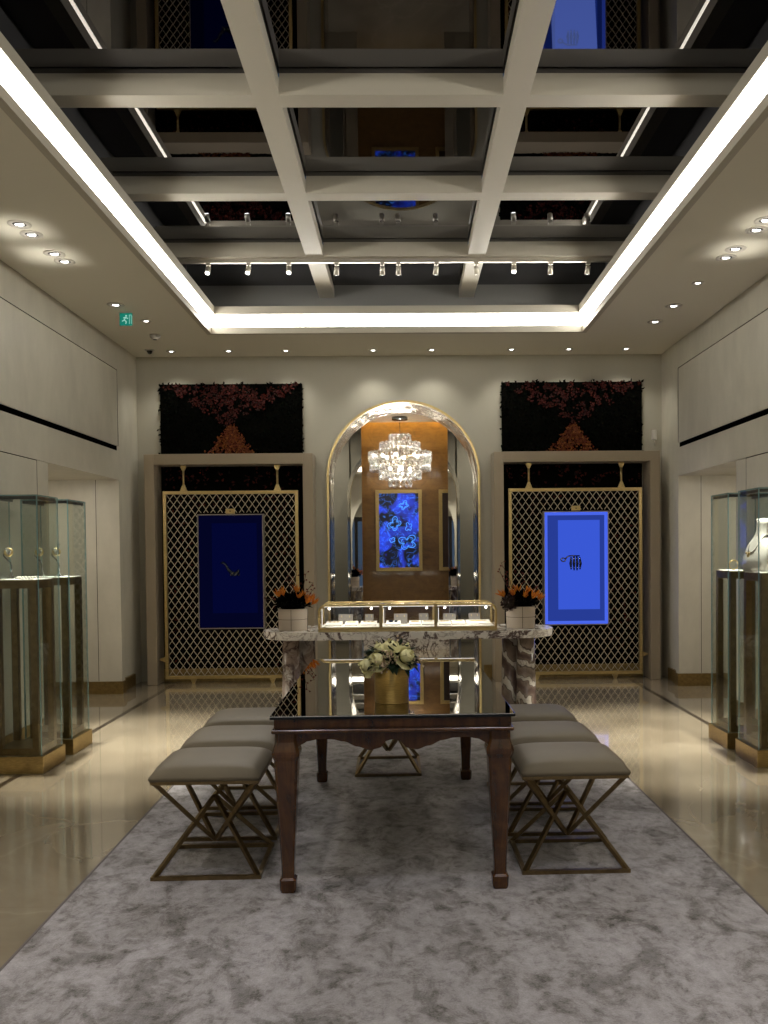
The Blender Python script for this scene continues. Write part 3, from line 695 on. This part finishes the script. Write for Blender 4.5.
mb = MB(); mb.box(-tw + .004, tw - .004, -td + .004, td - .004, .690, .708, 0, .008, 3); mb.box(-tw + .022, tw - .022, -td + .022, td - .022, .706, .722); mb.build('moulding', M['twood'], t)
def apron_poly(L):
    top = [(-L, .69), (L, .69)]; low = []
    for k in range(81):
        u = -1 + 2 * k / 80; a = abs(u)
        pts = [(0, .655), (.06, .650), (.14, .618), (.24, .610), (.36, .625), (.5, .648), (.62, .658), (.75, .660), (.86, .652), (.93, .638), (1, .615)]
        for (p, z0), (q, z1) in zip(pts, pts[1:]):
            if p <= a <= q: s = (a - p) / (q - p); s = s * s * (3 - 2 * s); low.append((u * L, z0 + (z1 - z0) * s)); break
    return low + top[::-1]
for s in (-1, 1):
    y = s * (td - .055); MB().prism(apron_poly(tw - .10), y - .012, y + .012, 'xz').build('apron', M['twood'], t)
    x = s * (tw - .055); MB().prism(apron_poly(td - .11), x - .012, x + .012, 'yz').build('apron', M['twood'], t)
def oct_loft(mb, cx, cy, prof):
    rings = []
    for z, h in prof:
        c = h * .22; rings.append([mb.bm.verts.new((cx + a, cy + bb, z)) for a, bb in ((h, -h + c), (h, h - c), (h - c, h), (-h + c, h), (-h, h - c), (-h, -h + c), (-h + c, -h), (h - c, -h))])
    for A, B in zip(rings, rings[1:]):
        for j in range(8): mb.bm.faces.new((A[j], A[(j + 1) % 8], B[(j + 1) % 8], B[j]))
    mb.bm.faces.new(rings[0][::-1]); mb.bm.faces.new(rings[-1])
for sx in (-1, 1):
    for sy in (-1, 1):
        mb = MB(); oct_loft(mb, sx * .466, sy * .888, [(0, .030), (.012, .034), (.055, .036), (.064, .027), (.12, .0275), (.35, .040), (.54, .050), (.572, .051), (.590, .0585), (.602, .060), (.612, .0585), (.650, .046), (.69, .046)])
        lg = mb.build('leg', M['twood'], t)

W2, D2 = .25, .222
def make_stool(label, loc, rz):
    t = thing('leather_stool', label, 'stool', loc, rz, 'leather stools around the table')
    mb = MB(); N = 22; hw, hd = W2 + .004, D2 + .006; z0 = .452
    grid = {}
    def zt(u, v): return z0 + .021 + .054 * (1 - abs(u) ** 5) ** .5 * (1 - abs(v) ** 5) ** .5
    for i in range(N + 1):
        for j in range(N + 1):
            u, v = -1 + 2 * i / N, -1 + 2 * j / N
            edge = max(abs(u), abs(v)); sh = 1 - .018 * (edge > .999)
            grid[i, j] = mb.bm.verts.new((u * hw * sh, v * hd * sh, zt(u, v)))
    for i in range(N):
        for j in range(N):
            f = mb.bm.faces.new((grid[i, j], grid[i + 1, j], grid[i + 1, j + 1], grid[i, j + 1])); f.smooth = True
    per = [(i, 0) for i in range(N)] + [(N, j) for j in range(N)] + [(N - i, N) for i in range(N)] + [(0, N - j) for j in range(N)]
    mid = [mb.bm.verts.new((grid[p].co.x * 1.012, grid[p].co.y * 1.012, z0 + .014)) for p in per]; low = [mb.bm.verts.new((grid[p].co.x * .985, grid[p].co.y * .985, z0)) for p in per]
    for k in range(len(per)):
        q = (k + 1) % len(per)
        for A, B in (([grid[per[k]], grid[per[q]]], [mid[k], mid[q]]), ([mid[k], mid[q]], [low[k], low[q]])):
            f = mb.bm.faces.new((A[0], A[1], B[1], B[0])); f.smooth = True
    mb.bm.faces.new(low)
    mb.build('seat', M['leather'], t)
    MB().box(-W2 + .004, W2 - .004, -D2 + .004, D2 - .004, .436, .4525, 0, .002).build('seat_frame', M['bronze_dark'], t)
    c = [(-1, -1), (1, -1), (1, 1), (-1, 1)]; e = .012; xx, yy_ = W2 - e, D2 - e; s = .0185
    for a, bb in c:
        MB().bar((a * (xx - .01), bb * (yy_ - .01), .438), (a * .006, bb * .006, .118), s).build('upper_strut', M['bronze_dark'], t)
        MB().bar((a * xx, bb * yy_, .010), (a * .006, bb * .006, .318), s).build('lower_strut', M['bronze_dark'], t)
    mb = MB()
    for y in (-yy_, yy_): mb.box(-xx - e, xx + e, y - .010, y + .010, 0, .018)
    for x in (-xx, xx): mb.box(x - .010, x + .010, -yy_ + .010, yy_ - .010, 0, .018)
    mb.build('base_frame', M['bronze_dark'], t)
    return t
st = make_stool('taupe leather stool nearest the camera on the left of the table', (-.917, 4.07, RZ), NEAR)
for x, y, rz, lab in ((-.922, 4.595, NEAR, 'middle taupe leather stool on the left of the table'), (-.929, 5.125, NEAR, 'taupe leather stool farthest from the camera on the left of the table'),
                      (.777, 4.075, NEAR, 'taupe leather stool nearest the camera on the right of the table'), (.771, 4.60, NEAR, 'middle taupe leather stool on the right of the table'),
                      (.765, 5.13, NEAR, 'taupe leather stool farthest from the camera on the right of the table'),
                      (-.118, 5.83, NEAR + pi / 2, 'leather stool at the far end of the table, only its base seen beneath')):
    dup(st, (x, y, RZ), rz, lab)

# vase and bouquet
TZ = RZ + .7675 * 1.022
t = thing('brass_vase', 'round brass vase on the mirror table top', 'vase', (-.062, 3.975, TZ))
MB().lathe([(.001, 0), (.078, 0), (.080, .003), (.080, .163), (.0785, .166), (.074, .166), (.073, .12), (.001, .12)], 48).build('body', M['brass'], t)
t = thing('rose_bouquet', 'bouquet of cream roses, berries and dark leaves in the brass vase', 'flowers', (-.062, 3.975, TZ + .125))
rnd = random.Random(11)
mb = MB(); mb.lathe([(.001, 0), (.068, 0), (.07, .04), (.085, .07), (.06, .10), (.001, .11)], 20)
for k in range(95):
    a = rnd.uniform(0, 2 * pi); e = rnd.uniform(-.25, 1.4); d = Vector((cos(a) * cos(e), sin(a) * cos(e), sin(e)))
    mb.leaf(Vector((d.x * .09, d.y * .09, .06 + d.z * .05)), d + Vector((0, 0, rnd.uniform(-.5, .2))), (rnd.uniform(-.4, .4), rnd.uniform(-.4, .4), 1), rnd.uniform(.045, .08), rnd.uniform(.03, .05))
mb.build('foliage', M['greenleaf'], t, False)
def rose(c, r, lean):
    mb = MB(); c = Vector(c); L = Vector(lean).normalized(); q = L.to_track_quat('Z', 'Y')
    for ring, (rad, tilt, cnt, ln) in enumerate(((.12, .10, 3, .95), (.32, .28, 5, 1.0), (.55, .55, 6, 1.0), (.75, .9, 7, .95))):
        for k in range(cnt):
            a = 2 * pi * (k + .37 * ring) / cnt
            G = []
            for iu in range(4):
                row = []
                for iv in range(4):
                    u = (iu / 3 - .5) * 2.2 * pi / cnt * 1.15; h = iv / 3
                    rr = r * (rad * (.55 + .45 * sin(h * pi * .6)) + h * h * tilt * .35); zz = r * (ln * h * (1 - .28 * ring) - .08 * ring + .1 * cos(u * cnt * .5) * h)
                    row.append(mb.bm.verts.new(c + q @ Vector((rr * cos(a + u), rr * sin(a + u), zz - r * .35))))
                G.append(row)
            for iu in range(3):
                for iv in range(3):
                    f = mb.bm.faces.new((G[iu][iv], G[iu + 1][iv], G[iu + 1][iv + 1], G[iu][iv + 1])); f.smooth = True
    mb.ico(c - L * r * .1, r * .55, 2, 0); mb.build('rose', M['rose'], t, False)
for c, r, l in (((-.118, -.06, .055), .056, (-1, -.6, .3)), ((-.066, -.095, .088), .056, (-.5, -1, .5)), ((-.004, -.05, .14), .060, (-.1, -.6, 1)), ((.076, -.085, .10), .060, (.7, -.8, .6)), ((-.06, .03, .13), .042, (-.4, .3, 1)), ((.07, .05, .12), .042, (.5, .5, 1))): rose(c, r, l)
for (cx, cy, cz), nn in (((-.012, -.10, .095), 36), ((.11, -.055, .062), 24), ((-.03, -.115, .06), 16), ((.03, -.01, .15), 12)):
    mb = MB()
    for k in range(nn):
        p = Vector((cx + rnd.gauss(0, .018), cy + rnd.gauss(0, .010), cz + rnd.gauss(0, .018))); mb.ico(p, rnd.uniform(.0045, .0065), 1, 0)
        if k % 3 == 0: mb.tube([(cx * .6, cy * .6, .05), p], .0012, 4, 1)
    mb.build('berry_sprig', [M['berry'], M['twig']], t)

# ------------------------------------------------------------------ tall glass showcases
def showcase(label, loc):
    t = thing('glass_showcase', label, 'display case', loc, 0, 'tall glass showcases'); w, d, H = .19, .192, 1.90
    MB().box(-w, w, -d, d, 0, .118, 0, .003).build('base', M['bronze'], t)
    gw, gd, th = w - .016, d - .016, .009
    def pane(x0, x1, y0, y1, z0, z1, name, thin):
        mb = MB(); mb.box(x0, x1, y0, y1, z0, z1)
        for f in mb.bm.faces: f.material_index = 0 if abs(f.normal[thin]) > .9 else 1
        mb.build(name, [M['glass'], M['edge']], t, True)
    pane(-gw, gw, -gd, -gd + th, .118, H, 'glass_pane', 1); pane(-gw, gw, gd - th, gd, .118, H, 'glass_pane', 1)
    pane(-gw, -gw + th, -gd + th, gd - th, .118, H, 'glass_pane', 0); pane(gw - th, gw, -gd + th, gd - th, .118, H, 'glass_pane', 0)
    pane(-gw + th, gw - th, -gd + th, gd - th, H - .008, H, 'glass_top', 2)
    MB().box(-gw + .012, gw - .012, -gd + .012, -gd + .03, H - .03, H - .009).box(gw - .034, gw - .014, -gd + .035, gd - .012, H - .03, H - .009).box(-gw + .014, -gw + .034, -gd + .035, gd - .012, H - .03, H - .009).build('light_bar', M['cup'], t)
    sw, sd = .145, .150; p = .021
    for a in (-1, 1):
        for c in (-1, 1): MB().box(a * (sw - p) - p, a * (sw - p) + p, c * (sd - p) - p, c * (sd - p) + p, .165, 1.265).build('stand_post', M['bronze_dark'], t)
    MB().box(-sw, sw, -sd, sd, 1.262, 1.318, 0, .002).build('stand_top', M['bronze_dark'], t)
    mb = MB(); mb.box(-sw, sw, -sd, sd, .119, .166, 0, .002); mb.build('stand_foot', M['bronze_dark'], t)
    MB().box(-sw + .006, sw - .006, -sd + .006, sd - .006, 1.318, 1.3235).build('velvet_deck', M['white'], t)
    return t
sc0 = showcase('tall glass showcase on bronze base at the left, nearer the camera', (-2.655, 5.985, 0))
dup(sc0, (-2.655, 6.515, 0), 0, 'tall glass showcase on bronze base at the left, nearer the doorway')
dup(sc0, (2.575, 5.885, 0), 0, 'tall glass showcase on bronze base at the right, nearer the camera')
dup(sc0, (2.575, 6.425, 0), 0, 'tall glass showcase on bronze base at the right, nearer the doorway')
DZ = 1.3235
def jewel_stand(x, y, label):
    t = thing('jewel_stand', label, 'jewellery stand', (x, y, DZ), 0, 'silver jewel stands')
    MB().lathe([(.034, 0), (.032, .006), (.012, .022), (.006, .05), (.001, .055)], 20).build('foot', M['silver'], t)
    MB().tube([(0, 0, .04), (.004, 0, .08), (-.004, 0, .115), (-.03, 0, .14), (-.05, 0, .16), (-.046, 0, .182)], .0045, 8).build('stem', M['dsteel'], t)
    mb = MB(); c = Vector((-.012, -.01, .188)); mb.tube([(c.x + .025 * cos(2 * pi * k / 24), c.y, c.z + .025 * sin(2 * pi * k / 24)) for k in range(24)], .008, 8, 0, True, True)
    mb.build('hoop', M['gold'], t)
    mb = MB()
    for k in range(6): mb.ico((c.x + .017 * cos(k + .4), c.y - .008, c.z + .022 * sin(k * .6 + .3)), .010, 1)
    mb.leaf((c.x + .01, c.y, c.z + .03), (.5, 0, 1), (0, -1, 0), .035, .018); mb.build('jewel', M['silver'], t)
jewel_stand(-2.735, 5.97, 'silver jewel stand with gold hoop in the left showcase nearer the camera')
jewel_stand(-2.735, 6.47, 'left silver jewel stand of two in the left showcase nearer the doorway')
jewel_stand(-2.62, 6.50, 'right silver jewel stand of two in the left showcase nearer the doorway')
t = thing('pearl_strand', 'pale bead strand lying on the deck of the near left showcase', 'necklace', (-2.62, 5.99, DZ))
mb = MB()
for k in range(22): a = 2 * pi * k / 22; mb.ico((.075 * cos(a), .075 * sin(a), .0095), .0095, 1)
mb.build('beads', M['ivory'], t)
# neck bust, seen from its side (facing the middle of the room)
t = thing('necklace_bust', 'white neck shaped jewellery bust in the right showcase nearer the camera', 'jewellery bust', (2.495, 5.985, DZ), radians(-76))
rings = []
mb = MB(); NB = 28
for z, wx, wy, cy, xo in ((0, .115, .05, .0, 0), (.03, .125, .055, -.005, 0), (.10, .128, .05, .0, 0), (.17, .115, .047, .02, 0), (.215, .085, .044, .035, 0), (.245, .055, .042, .045, 0), (.28, .043, .040, .052, 0), (.335, .040, .038, .058, 0), (.375, .043, .040, .060, 0)):
    rings.append([mb.bm.verts.new((wx * cos(2 * pi * k / NB), cy + wy * sin(2 * pi * k / NB), z)) for k in range(NB)])
for A, B in zip(rings, rings[1:]):
    for k in range(NB): f = mb.bm.faces.new((A[k], A[(k + 1) % NB], B[(k + 1) % NB], B[k])); f.smooth = True; f.material_index = 0 if sin(2 * pi * (k + .5) / NB) < .35 else 1
mb.bm.faces.new(rings[-1]); mb.bm.faces.new(rings[0][::-1])
mb.build('bust', [M['ivory'], M['tan']], t)
t = thing('pendant_necklace', 'dark cord necklace with gold pendant round the white bust', 'necklace', (2.495, 5.985, DZ), radians(-76))
pts = []
for k in range(25):
    a = 2 * pi * k / 24; fr = -sin(a)          # front is -y
    z = .255 - .12 * max(0, fr) ** 1.3; wx = .056 + .035 * max(0, fr) * (1 - abs(cos(a))); wy = .05
    pts.append((wx * cos(a), .04 + .052 * sin(a) - .03 * max(0, fr), z))
MB().tube(pts[:-1], .0035, 6, 0, True, True).build('cord', M['cup'], t)
mb = MB(); mb.ico((0, -.062, .118), .016, 2, 0, (1, .6, 1.1)); mb.ico((-.014, -.064, .132), .009, 1); mb.ico((.014, -.064, .132), .009, 1); mb.build('pendant', M['gold'], t)
t = thing('bangle', 'thin gold bangle standing in the right showcase nearer the doorway', 'bangle', (2.50, 6.40, DZ))
MB().tube([(.035 * cos(2 * pi * k / 28), .0, .040 + .035 * sin(2 * pi * k / 28)) for k in range(28)], .005, 6, 0, True, True).build('hoop', M['gold'], t)

# ------------------------------------------------------------------ ceiling fixtures
def downlight(x, y, label, big=True, lit=True, group='recessed downlights'):
    t = thing('ceiling_downlight', label, 'downlight', (x, y, ZC), 0, group); r = .078 if big else .055
    MB().lathe([(r * .58, -.001), (r * .6, -.006), (r, -.004), (r, .0), (r * .58, .0)], 28).build('trim_ring', M['ring'], t)
    MB().lathe([(.001, -.0012), (r * .6, -.0012), (r * .6, -.0004), (.001, -.0004)], 24).build('cup', M['cup'], t)
    mb = MB(); R = r * .36
    pts = [(R * cos(a), R * sin(a)) for a in [radians(15 - 30 + 210 * k / 12) for k in range(13)]]
    mb.prism(pts, -.0035, -.0015, 'xy'); mb.build('lens', M['lens'] if lit else M['lensdim'], t)
for k, (x, y) in enumerate(((-2.60, 5.90), (-2.6, 6.09), (-2.6, 6.48), (-2.59, 6.65))):
    downlight(x, y, 'recessed downlight in the ceiling over the left showcases, ' + ('nearest the camera', 'second from the camera', 'third from the camera', 'farthest of the four')[k], True, True, 'downlights over the left showcases')
for k, (x, y) in enumerate(((2.52, 5.87), (2.53, 6.05), (2.53, 6.43), (2.53, 6.62))):
    downlight(x, y, 'recessed downlight in the ceiling over the right showcases, ' + ('nearest the camera', 'second from the camera', 'third from the camera', 'farthest of the four')[k], True, True, 'downlights over the right showcases')
downlight(-2.59, 7.81, 'single downlight in front of the green exit sign', True, True)
downlight(-2.48, 8.36, 'downlight right behind the green exit sign', False, True)
downlight(2.53, 7.25, 'small bright point downlight on the right, nearest the showcase lights', False, True)
downlight(2.54, 7.93, 'middle downlight of the three along the right wall', True, True)
downlight(2.53, 8.48, 'downlight along the right wall nearest the back wall', True, True)
rowl = ['first from the left corner', 'second from the left corner', 'third from the left corner', 'fourth from the left corner', 'just right of the arch centre', 'fourth from the right corner', 'second from the right corner', 'nearest the right corner']
rowx = [-2.58, -1.94, -1.3, -.32, .34, 1.24, 1.89, 2.54]
for k, x in enumerate(rowx): downlight(x, 9.62, 'small downlight in the row along the back wall, ' + rowl[k], False, True, 'downlights along the back wall')

t = thing('exit_sign', 'small green exit sign hanging from the ceiling on the left', 'exit sign', (-2.575, 8.05, 3.625))
MB().box(-.058, .058, -.008, .008, 0, .115, 0, .002).build('panel', M['exit'], t)
MB().box(-.058, .058, -.02, .02, .113, .124).build('housing', M['plastic'], t)
mb = MB(); mb.lathe([(.001, -.0015), (.009, -.0015), (.009, 0), (.001, 0)], 14, (.005, -.0095, .088), 0, False, 1, 1, 'y')
for a, c in (((.0, .074), (-.014, .050)), ((-.0, .075), (-.022, .068)), ((.0, .073), (.022, .062)), ((-.014, .05), (.006, .034)), ((.006, .034), (.0, .014)), ((-.014, .05), (-.034, .036))): mb.tube([(a[0], -.009, a[1]), (c[0], -.009, c[1])], .0048, 6)
for q in ((.032, .036), (.05, .054)): mb.box(q[0], q[1], -.0105, -.008, .012, .098)
mb.box(.032, .054, -.0105, -.008, .094, .098); mb.build('running_figure', M['exitw'], t)
t = thing('smoke_detector', 'round white smoke detector on the ceiling near the back left corner', 'detector', (-2.55, 8.9, ZC))
MB().lathe([(.001, -.045), (.035, -.045), (.05, -.03), (.055, -.012), (.055, 0), (.001, 0)], 28).build('body', M['plastic'], t)
MB().lathe([(.001, -.050), (.018, -.050), (.02, -.044), (.001, -.044)], 16).build('sensor_cap', M['cup'], t)
t = thing('dome_camera', 'small black dome security camera in the back left ceiling corner', 'camera', (-2.8, 9.55, ZC))
MB().lathe([(.001, -.012), (.05, -.012), (.055, 0), (.001, 0)], 28).build('mount', M['plastic'], t)
MB().lathe([(.001, -.045), (.02, -.04), (.034, -.012), (.001, -.012)], 24).build('dome', M['blackedge'], t)
t = thing('wall_sensor', 'small white sensor on the back wall by the right corner', 'sensor', (2.93, YB, 2.69))
MB().box(-.028, .028, -.045, 0, .06, .18, 0, .014, 3).build('body', M['plastic'], t)
MB().tube([(.005, -.02, .065), (.012, -.012, .0)], .006, 6).build('bracket', M['plastic'], t)

# track rail and heads
t = thing('track_rail', 'long slim lighting rail under the rear ceiling beam', 'lighting rail', (-.03, 7.92, 4.155))
MB().box(-2.2, 2.2, -.017, .017, 0, .035, 0, .002).build('rail', M['fixture'], t)
heads = [(-1.77, 1), (-1.4, 1), (-1.03, 1), (-.59, 0), (-.17, 0), (-.02, 0), (.33, 0), (.70, 0), (1.05, 1), (1.39, 0), (1.74, 0)]
ordn = ['leftmost', 'second from the left', 'third from the left', 'fourth from the left', 'fifth from the left', 'sixth from the left', 'fifth from the right', 'fourth from the right', 'third from the right', 'second from the right', 'rightmost']
for k, (x, lit) in enumerate(heads):
    t = thing('track_spotlight', 'small nickel spotlight on the ceiling rail, ' + ordn[k] + ' of eleven', 'spotlight', (x, 7.92, 4.155), 0, 'spotlights on the ceiling rail')
    MB().box(-.02, .02, -.014, .014, -.022, 0).tube([(0, 0, -.02), (0, 0, -.045)], .007, 8).build('adapter', M['fixture'], t)
    ax = Vector((random.uniform(-.12, .12), -.55 if lit else .25, -1)).normalized(); p0 = Vector((0, 0, -.035)); p1 = p0 + ax * .075
    MB().tube([p0, p0 + ax * .006, p1], [.018, .0235, .0235], 20).build('housing', M['fixture'], t)
    MB().tube([p1, p1 + ax * .0015], .019 if lit else .010, 16).build('lens', M['lens'] if lit else M['lensdim'], t)

# ------------------------------------------------------------------ light
WARM = (1, .92, .80); COOL = (.98, .965, 1.); NEU = (1, .96, .84)
def dl(x, y, p, ang=70, col=WARM, tgt=None, z=3.735): return lamp('SPOT', (x, y, z), p, col, tgt, ang, .7, .04)
for x, y in ((-2.60, 5.90), (-2.6, 6.65), (2.52, 5.87), (2.53, 6.62)): dl(x, y, 760, 36, NEU, (2.02 if x > 0 else -2.02, y + .15, 0))
for sg in (-1, 1): dl(sg * 2.45, 7.25, 560, 36, NEU, (sg * 1.95, 7.1, 0)); dl(sg * 2.5, 8.2, 110, 55, WARM, (sg * 2.1, 8.2, 0)); lamp('AREA', (sg * 3.6, 8.1, 2.255), 9, WARM, (sg * 3.6, 8.3, 0), size=.6)
for x in rowx: dl(x, 9.6, 14, 110, NEU, (x, 9.6, 2.4))
# rail spots
lamp('SPOT', (-1.77, 7.87, 4.05), 100, COOL, (-1.0, 3.2, 0), 40, .8, .03); lamp('SPOT', (-1.03, 7.87, 4.05), 100, COOL, (-.3, 2.6, 0), 40, .8, .03)
lamp('SPOT', (1.05, 7.87, 4.05), 100, COOL, (.9, 2.9, 0), 40, .8, .03); lamp('SPOT', (-1.4, 7.87, 4.05), 100, NEU, (-1.6, 5.2, 0), 40, .8, .03)
lamp('SPOT', (1.39, 7.87, 4.05), 90, NEU, (1.0, 7.5, .8), 30, .8, .03); lamp('SPOT', (.02, 7.87, 4.05), 60, NEU, (.03, 7.5, .8), 40, .8, .03); lamp('SPOT', (-.6, 7.87, 4.05), 70, NEU, (-1.0, 7.5, .8), 30, .8, .03)
# added unseen downlights to light the near half of the room
for x, y in ((-2.55, 3.4), (2.5, 3.4), (-2.55, 1.2), (2.5, 1.2)): dl(x, y, 90, 85, WARM)
for x, y, tx in ((-.78, 2.6, -.5), (.7, 2.6, .55), (-.78, 1.2, -.4), (.7, 1.2, .4)): lamp('SPOT', (x, y, 4.14), 48, COOL, (tx, y + .35, 0), 75, .8, .06)
for x, y in ((-2.655, 5.985), (-2.655, 6.515), (2.575, 5.885), (2.575, 6.425)): lamp('AREA', (x, y, 1.912), .30, NEU, (x, y, 3), size=.34, size2=.35, spread=12)  # added upward lamps standing in for light bounced off the glass tops
for x in (-2.2, -.8, .8, 2.2): lamp('SPOT', (x, -1.7, 3.74), 120, NEU, (x, -2.4, 1.6), 90, .7, .04)  # added unseen lamps to brighten the front wall in the mirrors
for x in (-1.2, 1.25): lamp('SPOT', (x, 11.3, 3.37), 60, NEU, (x * .95, 10.2, 1.2), 140, .8, .05)  # added alcove lamps to light the rear face of the arch wall
# inside showcases, vitrine, alcove
for x, y in ((-2.655, 5.985), (-2.655, 6.515), (2.575, 5.885), (2.575, 6.425)): lamp('SPOT', (x, y + .05, 1.86), 3, NEU, (x, y, 1.3), 80, .6, .02)
for k, x in enumerate((-.47, .035, .53)): lamp('AREA', (x, 7.32, VZ1 - .035), .9, NEU, (x, 7.45, VZ0), size=.36, size2=.03)
lamp('AREA', (.03, 12.68, 3.66), 40, (1, .72, .26), (.03, 12.76, 2.2), size=2.0, size2=.04)
lamp('POINT', (CHX, CHY - .0, 2.76), 30, (1, .92, .8), rad=.05)
for x in (-.5, .5): lamp('SPOT', (x, 11.1, 3.37), 40, NEU, (x, 11.0, 0), 100, .8, .03)
lamp('AREA', (0, YF - .45, 3.6), 18, NEU, size=1.2)
lamp('AREA', (1.96, 9.6, 1.27), 1.6, (.25, .38, 1), (1.96, 8, 1.0), size=.5, size2=1.1)  # added lamp for the blue spill from the glowing display box

w = bpy.data.worlds.new('dusk'); S.world = w; w.use_nodes = True
w.node_tree.nodes['Background'].inputs['Color'].default_value = (.10, .16, .27, 1); w.node_tree.nodes['Background'].inputs['Strength'].default_value = .5

# ------------------------------------------------------------------ camera
cam = bpy.data.cameras.new('camera'); co = bpy.data.objects.new('camera', cam); C.objects.link(co); S.camera = co
ya, pi_, ro = radians(.95), radians(1.3), radians(.55)
fw = Vector((sin(ya) * cos(pi_), cos(ya) * cos(pi_), -sin(pi_))); r0 = Vector((cos(ya), -sin(ya), 0)); u0 = r0.cross(fw)
r = r0 * cos(ro) - u0 * sin(ro); u = r0 * sin(ro) + u0 * cos(ro)
co.matrix_world = Matrix(((r.x, u.x, -fw.x, 0), (r.y, u.y, -fw.y, 0), (r.z, u.z, -fw.z, 1.5), (0, 0, 0, 1)))
cam.sensor_width = 36; cam.lens = 850 / 1024 * 36; cam.shift_x = -.03299; cam.shift_y = .05581; cam.clip_start = .05
S.view_settings.view_transform = 'Standard'; S.view_settings.look = 'None'; S.view_settings.exposure = .33
cy = S.cycles
cy.use_denoising = True; cy.max_bounces = 10; cy.diffuse_bounces = 5; cy.glossy_bounces = 6; cy.transparent_max_bounces = 24; cy.transmission_bounces = 6
cy.sample_clamp_indirect = 6.; cy.caustics_reflective = False; cy.caustics_refractive = False; cy.blur_glossy = .5
